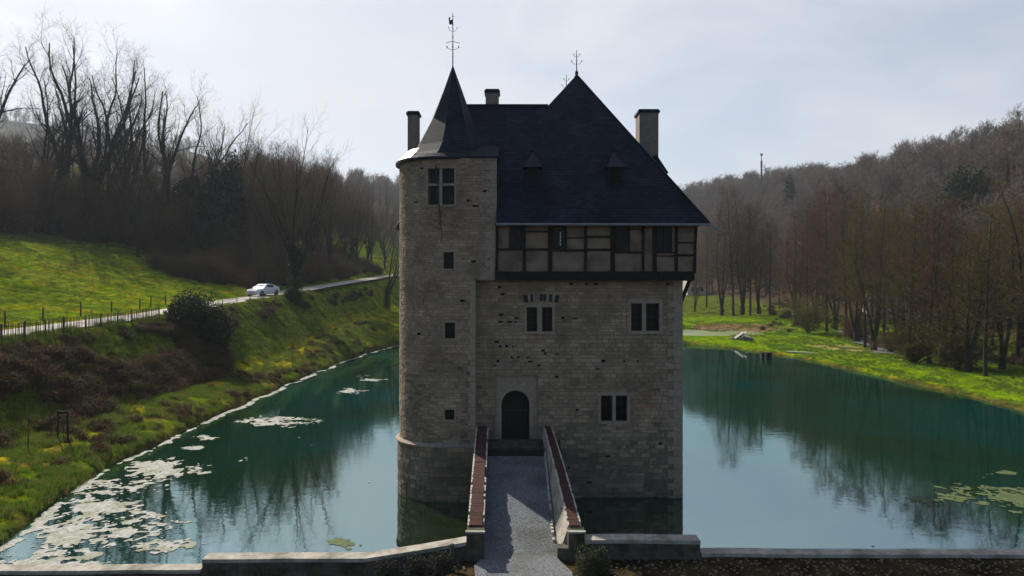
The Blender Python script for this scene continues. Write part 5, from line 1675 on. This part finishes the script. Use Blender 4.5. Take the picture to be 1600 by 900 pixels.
# --- leafy evergreen bushes
def leaf_bush(name, label, loc, rx, ry, h, n, leaf, m, seed, lobes=9, cat='bush', stems=True):
    rs = np.random.RandomState(seed)
    cs = []
    for k in range(lobes):
        a_ = rs.uniform(0, 6.28); q = rs.uniform(.15, .62)
        cs.append((math.cos(a_) * q * rx, math.sin(a_) * q * ry, h * rs.uniform(.30, .68), rs.uniform(.34, .52)))
    cs.append((0, 0, h * .55, .62))
    pts = []
    for (cx, cy, cz, k) in cs:
        m_ = n // len(cs)
        d = rs.normal(size=(m_, 3)); d /= np.linalg.norm(d, axis=1)[:, None]
        rad = (1 - .38 * rs.rand(m_, 1) ** 2.0) * (1 + .12 * rs.normal(size=(m_, 1)))
        q = np.array([cx, cy, cz]) + d * rad * np.array([rx * k, ry * k, h * .5 * (k + .25)])
        pts.append(q[q[:, 2] > .03])
    pts = np.concatenate(pts)
    root = empty(name, loc, label, cat)
    me = leaf_cloud(pts, leaf, rs, m, name + '_foliage')
    o = bpy.data.objects.new('foliage', me); col.objects.link(o); o.parent = root
    b = MB()
    for k in range(7):
        a_ = k * .9; b.tube([(0, 0, -.1), (math.cos(a_) * rx * .3, math.sin(a_) * ry * .3, h * .35), (math.cos(a_) * rx * .5, math.sin(a_) * ry * .5, h * .7)], [.05 * h / 3, .035 * h / 3, .01], 5)
    me = bpy.data.meshes.new('stems'); me.from_pydata(b.v, [], b.f); me.materials.append(M['bark'])
    o = bpy.data.objects.new('stems', me); col.objects.link(o); o.parent = root
    return root
x, y = (311 - 800) / F * 56.5, 56.5
leaf_bush('evergreen_bush', 'big round dark evergreen bush covering the road fence left of the car', (x, y, H1(x, y) - 1.4), 3.1, 3.0, 5.0, 52000, .15, M['bush'], 3, 16)
x, y, z = on_ground(463, 82)
x = -26.6
leaf_bush('ivy_bush', 'small dark ivy bush at the foot of the roadside tree', (x, 83.5, H1(x, 83.5)), 1.5, 1.3, 2.3, 5000, .14, M['ivy'], 5, 6)
for (px, Y, rx, h, lab, sd_) in [(331, 108, 2.3, 6.4, 'rounded dark evergreen dome on the skyline right of the open trees', 7), (360, 112, 2.8, 10.5, 'taller dark evergreen mass beside the vase shaped tree', 8), (294, 118, 3.0, 5.0, 'small dark evergreen below the spreading bare tree', 9)]:
    x, y, z = on_ground(px, Y)
    zt = CAM_H + (450 - {331: 256, 360: 238, 294: 270}[px]) / F * Y
    leaf_bush('evergreen_bush', lab, (x, y, z - .3), rx, rx, zt - z, 9000, .42, M['conifer'], sd_, 8)
# ivy clad tree on the right hillside
x, y, z = on_ground(1512, 150)
zt = CAM_H + (450 - 255) / F * 150
leaf_bush('ivy_clad_tree', 'dark green ivy clad tree standing out on the right hillside', (x, y, min(z, zt - 16)), 5.0, 4.5, zt - min(z, zt - 16), 14000, .6, M['ivy'], 12, 12, cat='tree')
x, y, z = on_ground(1232, 300)
zt = CAM_H + (450 - 275) / F * 300
leaf_bush('conifer_tree', 'small dark conifer top on the hazy ridge right of the mast', (x, y, min(z, zt - 14)), 4, 4, zt - min(z, zt - 14), 3000, .8, M['conifer'], 13, 7, cat='tree')

# garden shrubs at the bottom edge
for (px, Y, r, zc, lab, sd_) in [(688, 17.15, .42, .1, 'round clipped dark shrub nearest the path at the bottom edge', 21), (648, 17.1, .40, .02, 'round clipped dark shrub in the middle of the trio at the bottom edge', 22), (608, 17.0, .38, -.05, 'lowest clipped dark shrub left of the trio at the bottom edge', 23)]:
    x = (px - 800) / F * Y
    leaf_bush('clipped_shrub', lab, (x, Y, .42 + zc), r, r, .72, 6000, .035, mat('dry_dark_foliage', (.04, .038, .028), .9, .3, 5), sd_, 8, cat='shrub')
x = (922 - 800) / F * 17.2
leaf_bush('garden_shrub', 'olive green shrub right of the path in front of the wall', (x, 17.2, .42), .52, .45, .86, 8000, .035, mat('olive_leaves', (.05, .055, .022), .8, .4, 5), 24, 9, cat='shrub')
b = MB().tube([(0, 0, -.3), (0, 0, .52)], .05, 8).ball((0, 0, .55), .07, .6)
o = link_mesh('bollard', b.v, b.f, M['wallstone']); o.location = ((706 - 800) / F * 17.5, 17.5, .66); tag(o, 'thin dark post before the sloping wall left of the bridge', 'post')

# saplings and stakes on the left bank
def staked(px, Y, label, lab2):
    x, y, z = on_ground(px, Y)
    root = empty('tree_stakes', (x, y, z), label, 'tree stakes')
    for s in (-.24, .24):
        link_mesh('stake', MB().tube([(x + s, y, z - .2), (x + s * .85, y, z + 1.45)], .04, 6).v, MB().tube([(x + s, y, z - .2), (x + s * .85, y, z + 1.45)], .04, 6).f, M['timber'], root)
    b = MB().box(x - .26, x + .26, y - .05, y + .03, z + 1.32, z + 1.43)
    link_mesh('crossbar', b.v, b.f, M['timber'], root)
    place('sapling', x, y + .02, 'sapling', lab2, None, .62, cat='sapling')
staked(98, 31.2, 'two dark stakes with a crossbar on the lower left bank', 'young bare tree tied between the two dark stakes')
for (px, Y, s, lab) in [(457, 61, .95, 'thin bare sapling on the terrace path below the roadside tree'), (595, 84, .8, 'bare sapling high on the bank close to the turret'), (44, 29.5, .7, 'bushy bare sapling left of the staked tree'),
                        (412, 54, .5, 'tiny bare sapling near the water below the evergreen bush'), (560, 78, .5, 'tiny bare sapling on the bank between road and path')]:
    x, y, z = on_ground(px, Y)
    place('sapling', x, y, 'sapling', lab, None, s, cat='sapling')

# ================================================================ FENCES
def fence_posts(name, label, pts, hh, rad, wire=True, pales=None):
    root = empty(name, (*pts[0][:2], H1(*pts[0][:2])), label, 'fence')
    tops = []
    for (x, y) in pts:
        z = H1(x, y); lx, ly = random.uniform(-.05, .05), random.uniform(-.05, .05)
        b = MB().tube([(x, y, z - .2), (x + lx, y + ly, z + hh * random.uniform(.93, 1.08))], [rad, rad * .85], 6)
        link_mesh('post', b.v, b.f, M['fence'], root); tops.append((x, y, z))
    if wire:
        b = MB()
        for k in (.45, .85):
            b.tube([(x, y, z + hh * k) for (x, y, z) in tops], .008, 3)
        link_mesh('wire', b.v, b.f, M['iron'], root)
    if pales:
        b = MB()
        for i in range(len(pts) - 1):
            (x0, y0), (x1, y1) = pts[i], pts[i + 1]
            L = math.hypot(x1 - x0, y1 - y0); n = int(L / pales)
            for k in range(n):
                if random.random() < .05: continue
                t = (k + random.uniform(.2, .8)) / n
                x, y = x0 + (x1 - x0) * t, y0 + (y1 - y0) * t; z = H1(x, y)
                l = random.uniform(-.05, .05)
                b.box(x - .014, x + .014, y - .016, y + .016, z + .02, z + hh * random.uniform(.86, 1.0), .008)
        link_mesh('pales', b.v, b.f, M['fence'], root)
    return root
random.seed(9)
xs = -27.95
def yy_at(px, x): return x / ((px - 800) / F)
fp = [(xs, yy_at(px, xs)) for px in (-30, 2, 38, 71, 99, 134, 157, 184, 206, 228, 249)]
fence_posts('paling_fence', 'chestnut paling fence along the near side of the road at the left', fp, .95, .045, True, .16)
fp = [(-28.0, y) for y in (63, 66, 69.5, 73, 77, 81)]
fence_posts('roadside_fence', 'low weathered post fence below the road in front of the car', fp, .7, .045)
fp = [(-33.2, yy_at(px, -33.2)) for px in (-20, 8, 67, 126, 174, 218, 235, 259, 330, 385)]
fence_posts('pasture_fence', 'wire fence on wooden posts between the road and the left field', fp, .95, .06)

# ================================================================ CAR
car = empty('parked_car', (-30.3, 83.2, float(road_z(83.2)) + .06), 'white fastback car with black windows driving on the road at the left', 'car', rz=R(-14))
car.scale = (.98, .98, .98)
car.rotation_euler = (R(2.4), 0, R(-17))
def cpart(name, b, m, smooth=False):
    me = bpy.data.meshes.new(name); me.from_pydata(b.v, [], b.f); me.materials.append(m)
    if smooth: me.polygons.foreach_set('use_smooth', [True] * len(me.polygons))
    o = bpy.data.objects.new(name, me); col.objects.link(o); o.parent = car
    return o
# body: sections from nose (-y) to tail (+y): (y, halfwidth, z low, z belt)
secs = [(-2.30, .62, .38, .62), (-2.22, .80, .26, .74), (-2.0, .90, .22, .82), (-1.5, .93, .20, .90), (-.9, .93, .20, .97), (0, .93, .20, .98), (.9, .93, .20, 1.0), (1.6, .92, .22, 1.04), (2.1, .86, .28, 1.02), (2.30, .72, .40, .92)]
b = MB(); rg = []
for (y, w, z0, z1) in secs:
    rg.append([(-w * .9, y, z0), (w * .9, y, z0), (w, y, z0 + .18), (w, y, z1 - .16), (w * .86, y, z1), (-w * .86, y, z1), (-w, y, z1 - .16), (-w, y, z0 + .18)])
b.loft(rg); body = cpart('body', b, M['carwhite'])
b = MB(); rg = []
for (y, w0, w1, z0, z1) in [(-1.0, .80, .74, .95, .97), (-.25, .80, .62, .96, 1.40), (.35, .80, .62, .96, 1.46), (.9, .80, .61, .97, 1.42), (2.05, .74, .58, 1.0, 1.05)]:
    rg.append([(-w0, y, z0), (w0, y, z0), (w1, y, z1), (-w1, y, z1)])
b.loft(rg); cpart('roof', b, M['carwhite'])
b = MB().quad((-.70, -.93, 1.003), (.70, -.93, 1.003), (.60, -.30, 1.385), (-.60, -.30, 1.385))
cpart('windscreen', b, mat('windscreen_glass', (.30, .32, .35), .08, .05, spec=.8))  # sky reflection painted into a pale base colour
b = MB()
for s in (-1, 1):
    b = MB().quad((s * .807, -.62, 1.0), (s * .807, 1.15, 1.02), (s * .66, .95, 1.36), (s * .665, -.12, 1.36))
    cpart('side_window', b, M['glass'])
    b = MB().box(s * .98 - .09, s * .98 + .09, -.66, -.52, 1.0, 1.12, .01); cpart('mirror', b, M['carwhite'])
    b = MB().box(s * .62 - .22, s * .62 + .22, -2.235, -2.20, .64, .71); cpart('headlight', b, mat('dark_headlamp', (.08, .09, .1), .2, .05))
    for y in (-1.42, 1.42):
        b = MB(); ringp = []
        for (x, r) in ((s * .70, .33), (s * .95, .34)):
            ringp.append([(x, y + r * math.cos(t * math.pi / 8), .34 + r * math.sin(t * math.pi / 8)) for t in range(16)])
        b.loft(ringp); w_ = cpart('wheel', b, M['tyre'])
        b = MB().poly([(s * .955, y + .2 * math.cos(t * math.pi / 8), .34 + .2 * math.sin(t * math.pi / 8)) for t in range(16)])
        me = bpy.data.meshes.new('rim'); me.from_pydata(b.v, [], b.f); me.materials.append(M['rim']); o = bpy.data.objects.new('rim', me); col.objects.link(o); o.parent = w_
b = MB().box(-.5, .5, -2.315, -2.28, .50, .58); cpart('grille', b, M['tyre'])
b = MB().box(-.72, .72, -2.26, -2.20, .27, .38); cpart('lower_bumper', b, M['tyre'])

# ================================================================ SMALL THINGS ON THE RIGHT BANK
def place_px(px, py, z=.4):
    Y = (CAM_H - z) * F / (py - 450); return ((px - 800) / F * Y, Y)
x, y = place_px(1158, 533)
root = empty('debris_heap', (x, y, H1(x, y)), 'heap of rubble with pale slabs on the pond bank by the mud flat', 'heap')
random.seed(3); b = MB(); z = H1(x, y)
for k in range(60):
    a_ = random.uniform(0, 6.28); q = random.random() ** .6
    b.ball((x + math.cos(a_) * q * 1.5, y + math.sin(a_) * q * 1.1, z + (1 - q) * 1.0 * random.uniform(.3, 1)), random.uniform(.14, .34), .7, 6, 4, .25)
link_mesh('rubble', b.v, b.f, M['rock'], root)
b = MB()
for (dx, dz, l, ang) in [(-1.15, .2, 1.0, .55), (-.85, .38, 1.1, .6), (-.3, .62, .9, .5), (.2, .55, .8, -.3)]:
    c_, s_ = math.cos(ang), math.sin(ang)
    b.poly([(x + dx, y - 1.0, z + dz), (x + dx + l * c_, y - .9, z + dz + l * s_), (x + dx + l * c_, y - .5, z + dz + l * s_ + .18), (x + dx, y - .6, z + dz + .18)])
    b.poly([(x + dx, y - 1.03, z + dz - .07), (x + dx, y - 1.0, z + dz), (x + dx + l * c_, y - .9, z + dz + l * s_), (x + dx + l * c_, y - .93, z + dz + l * s_ - .07)])
link_mesh('pale_slab', b.v, b.f, M['lime'], root)
x, y = place_px(1247, 551, .35)
b = MB().box(-1.25, 1.25, -.16, .16, 0, .14, .02).box(1.3, 2.1, -.1, .1, 0, .1, .02)
o = link_mesh('plank', b.v, b.f, M['lime']); o.location = (x, y, H1(x, y) + .02); o.rotation_euler = (0, 0, R(-32)); tag(o, 'long pale plank lying on the right bank near the water', 'plank')
for (px, w, lab) in [(1191, .30, 'narrow dark wooden box standing in the water near the right bank'), (1200.5, .55, 'wider dark wooden box standing in the water beside the narrow one')]:
    x, y = place_px(px, 560, 0)
    b = MB().box(-w / 2, w / 2, -.3, .3, -.6, .62, .02).box(-w / 2 - .04, w / 2 + .04, -.34, .34, .6, .67)
    o = link_mesh('wooden_box', b.v, b.f, M['timber']); o.location = (x, y, 0); tag(o, lab, 'box')
# goose resting at the tree foot
x, y = place_px(1241, 503, 1.0)
x, y, z = x, y, H1(x, y)
root = empty('goose', (x, y, z), 'white goose sitting on the grass edge under the trees', 'goose')
b = MB(); rg = []
for (yy, r, zz) in [(-.62, .04, .50), (-.45, .22, .42), (-.15, .36, .36), (.15, .36, .36), (.38, .22, .46), (.46, .12, .66), (.44, .085, .90), (.46, .08, 1.05), (.52, .10, 1.14), (.62, .05, 1.12)]:
    rg.append([(r * math.cos(t * math.pi / 5) * 1.0, -yy if False else yy * 1.0, zz + r * math.sin(t * math.pi / 5)) for t in range(10)])
b.loft(rg)
me = bpy.data.meshes.new('goose_body'); me.from_pydata(b.v, [], b.f); me.materials.append(M['goose']); o = bpy.data.objects.new('body', me); col.objects.link(o); o.parent = root
b = MB().tube([(0, .62, 1.12), (0, .76, 1.08)], [.045, .012], 6)
me = bpy.data.meshes.new('beak'); me.from_pydata(b.v, [], b.f); me.materials.append(M['orange']); o = bpy.data.objects.new('beak', me); col.objects.link(o); o.parent = root
root.rotation_euler = (0, 0, R(80))

# far mast on the ridge
x, Y = (1190 - 800) / F * 420, 420
z = H1(x, Y); zt = CAM_H + (450 - 240) / F * Y
mast = empty('radio_mast', (x, Y, z), 'thin radio mast rising above the wooded ridge right of the castle', 'mast')
link_mesh('lattice', MB().tube([(x, Y, z), (x, Y, z + (zt - z) * .7), (x, Y, zt - 1)], [1.2, .45, .2], 4).v, MB().tube([(x, Y, z), (x, Y, z + (zt - z) * .7), (x, Y, zt - 1)], [1.2, .45, .2], 4).f, M['iron'], mast)
b = MB().tube([(x, Y, zt - 8.5), (x, Y, zt - 4.5)], .6, 6).tube([(x, Y, zt - 1.2), (x, Y, zt)], .75, 6)
link_mesh('antenna', b.v, b.f, M['iron'], mast)

# houses glimpsed through the trees
def house(x, y, w, d, h, rh, label, rz=0.0, wallm=None, z=None):
    z = H1(x, y) if z is None else z
    root = empty('house', (x, y, z), label, 'house', rz=rz)
    def hp(nm, b, m, par=root):
        me = bpy.data.meshes.new(nm); me.from_pydata(b.v, [], b.f); me.materials.append(m); o = bpy.data.objects.new(nm, me); col.objects.link(o); o.parent = par; return o
    hw, hd = w / 2, d / 2
    b = MB().box(-hw, hw, -hd, hd, -2, h)
    b.poly([(-hw, -hd, h), (-hw, hd, h), (-hw, 0, h + rh)]).poly([(hw, -hd, h), (hw, 0, h + rh), (hw, hd, h)])
    hp('wall', b, wallm or M['house'])
    e = .4
    b = MB().quad((-hw - e, -hd - e, h - e * rh / hd), (hw + e, -hd - e, h - e * rh / hd), (hw + e, 0, h + rh + .1), (-hw - e, 0, h + rh + .1)).quad((-hw - e, hd + e, h - e * rh / hd), (-hw - e, 0, h + rh + .1), (hw + e, 0, h + rh + .1), (hw + e, hd + e, h - e * rh / hd))
    rf = hp('roof', b, M['tiles'])
    hp('chimney', MB().box(hw * .4, hw * .4 + .8, -.4, .4, h + rh - .8, h + rh + 1), M['chimney'], rf)
    n = max(2, int(w / 3))
    for k in range(n):
        xx = -hw + w * (k + .5) / n
        hp('window', MB().box(xx - .5, xx + .5, -hd - .03, -hd + .02, 1.2, 2.5), M['glass'])
    return root
x, y, z = on_ground(6, 215)
house(x, y, 13, 8, 4, 3.5, 'white house with brown roof among trees at the far left edge', .3)
x, y, z = on_ground(262, 190)
house(x, y, 24, 9, 3, 4, 'long brown roofed building behind the open bare trees', .1)
x, y, z = on_ground(1081, 235)
house(x, y, 7, 8, 5, 3, 'pale cottage glimpsed between castle and alders', .2)
x, y, z = on_ground(1384, 135)
house(x, y, 7, 8, 6, 3, 'pale grey house hidden behind the alders above the stream', -.3)

# ================================================================ FLOATING SCUM AND ALGAE
def floaters(name, blobs, x0, x1, y0, y1, step, thr, material, z, label, rim=None, nsc=1.2, seed=0):
    xs = np.arange(x0, x1, step); ys = np.arange(y0, y1, step * 1.2)
    X, Y = np.meshgrid(xs, ys)
    px = 800 + X / Y * F; py = 450 + CAM_H / Y * F
    m = np.full(X.shape, -1.0)
    for (bx, by, rx, ry) in blobs: m = np.maximum(m, 1 - np.sqrt(((px - bx) / rx) ** 2 + ((py - by) / ry) ** 2))
    n = fbm(X * nsc + seed, Y * nsc, 5) - .5
    nf = fbm(X * 4 * nsc + 3, Y * 4 * nsc + seed, 3) - .5
    nh = fbm(X * 11 * nsc + 7, Y * 11 * nsc, 2) - .5
    v = m + n * 2.6 + nf * 1.9 + nh * 1.3 - thr
    if rim is not None:
        sdp = pond_sd(X, Y) + (fbm(X * .35 + 9, Y * .35, 3) - .5) * 1.1
        r = 1 - np.abs(sdp + rim[0]) / rim[1] + n * 3.2 + nf * 2.4 - .35 - sstep(Y, 50, 90) * .25
        v = np.maximum(v, np.where(X < 0, r, -1))
        v = np.where(sdp > -.02, -1, v)
    b = MB(); vid = {}
    def vert(key, p):
        if key not in vid: vid[key] = len(b.v); b.v.append(p)
        return vid[key]
    ny, nx = v.shape
    pos = v > 0
    any_ = pos[:-1, :-1] | pos[1:, :-1] | pos[:-1, 1:] | pos[1:, 1:]
    for j, i in zip(*np.nonzero(any_)):
        cs = [(i, j), (i + 1, j), (i + 1, j + 1), (i, j + 1)]
        f = []
        for k in range(4):
            a_, c_ = cs[k], cs[(k + 1) % 4]
            va, vb = v[a_[1], a_[0]], v[c_[1], c_[0]]
            if va > 0: f.append(vert(a_, (X[a_[1], a_[0]], Y[a_[1], a_[0]], z)))
            if (va > 0) != (vb > 0):
                t = va / (va - vb)
                f.append(vert(tuple(sorted((a_, c_))), (X[a_[1], a_[0]] * (1 - t) + X[c_[1], c_[0]] * t, Y[a_[1], a_[0]] * (1 - t) + Y[c_[1], c_[0]] * t, z)))
        if len(f) >= 3: b.f.append(tuple(f))
    o = link_mesh(name, b.v, b.f, material)
    o['kind'] = 'stuff'; o['label'] = label
    return o
scum_blobs = [(238, 736, 52, 24), (205, 762, 62, 24), (160, 792, 85, 30), (225, 808, 60, 14), (125, 832, 72, 24), (195, 834, 38, 12), (262, 852, 66, 13), (100, 866, 80, 16), (20, 885, 90, 26), (150, 884, 80, 8), (110, 775, 70, 20),
              (422, 658, 56, 7), (322, 685, 24, 6), (546, 611, 20, 5), (578, 592, 16, 4), (300, 700, 14, 4)]
floaters('floating_scum', scum_blobs, -19.5, -3, 18.5, 95, .06, .46, M['scum'], .012, 'whitish floating scum on the moat along the left bank', rim=(.22, .24), nsc=.9)
M['under'] = mat('submerged_algae', (.03, .055, .012), .25, .4, 2, spec=.5)
floaters('floating_algae', [(1485, 772, 58, 12), (1585, 779, 60, 15), (1560, 740, 30, 5), (542, 848, 26, 7)], -8, 22, 19, 32, .09, .35, M['algae'], .010, 'olive green algae mats floating on the moat', nsc=.8, seed=8)

# leaf litter and pebbles in the garden strip
p = pts_in(1500, -8, 17, 16.2, 18.0, lambda X, Y: ~((X > -1.2) & (X < 1.6)), 0)
peb = MB().ball((0, 0, .01), .03, .6, 5, 3, .3)
pm = bpy.data.meshes.new('pebble_source'); pm.from_pydata(peb.v, [], peb.f); pm.materials.append(mat('tan_litter', (.17, .13, .08), .9, .5, 2))
o = scatter('garden_litter', p, [pm], RS.uniform(.5, 1.6, len(p))); o['label'] = 'tan gravel and leaf litter along the foot of the wall'

# ================================================================ HAZE
hz = MB().box(-2450, 2450, -40, 3050, -3.0, 330)
hm = bpy.data.materials.new('air_haze')
t, N, L = nodes_of(hm)
N.remove(N['Principled BSDF'])
pv = N.new('ShaderNodeVolumePrincipled')
pv.inputs['Color'].default_value = (.80, .87, 1.0, 1)
pv.inputs['Density'].default_value = .00022
pv.inputs['Anisotropy'].default_value = .2
L(pv.outputs['Volume'], N['Material Output'].inputs['Volume'])
o = link_mesh('haze', hz.v, hz.f, hm)
o['kind'] = 'stuff'
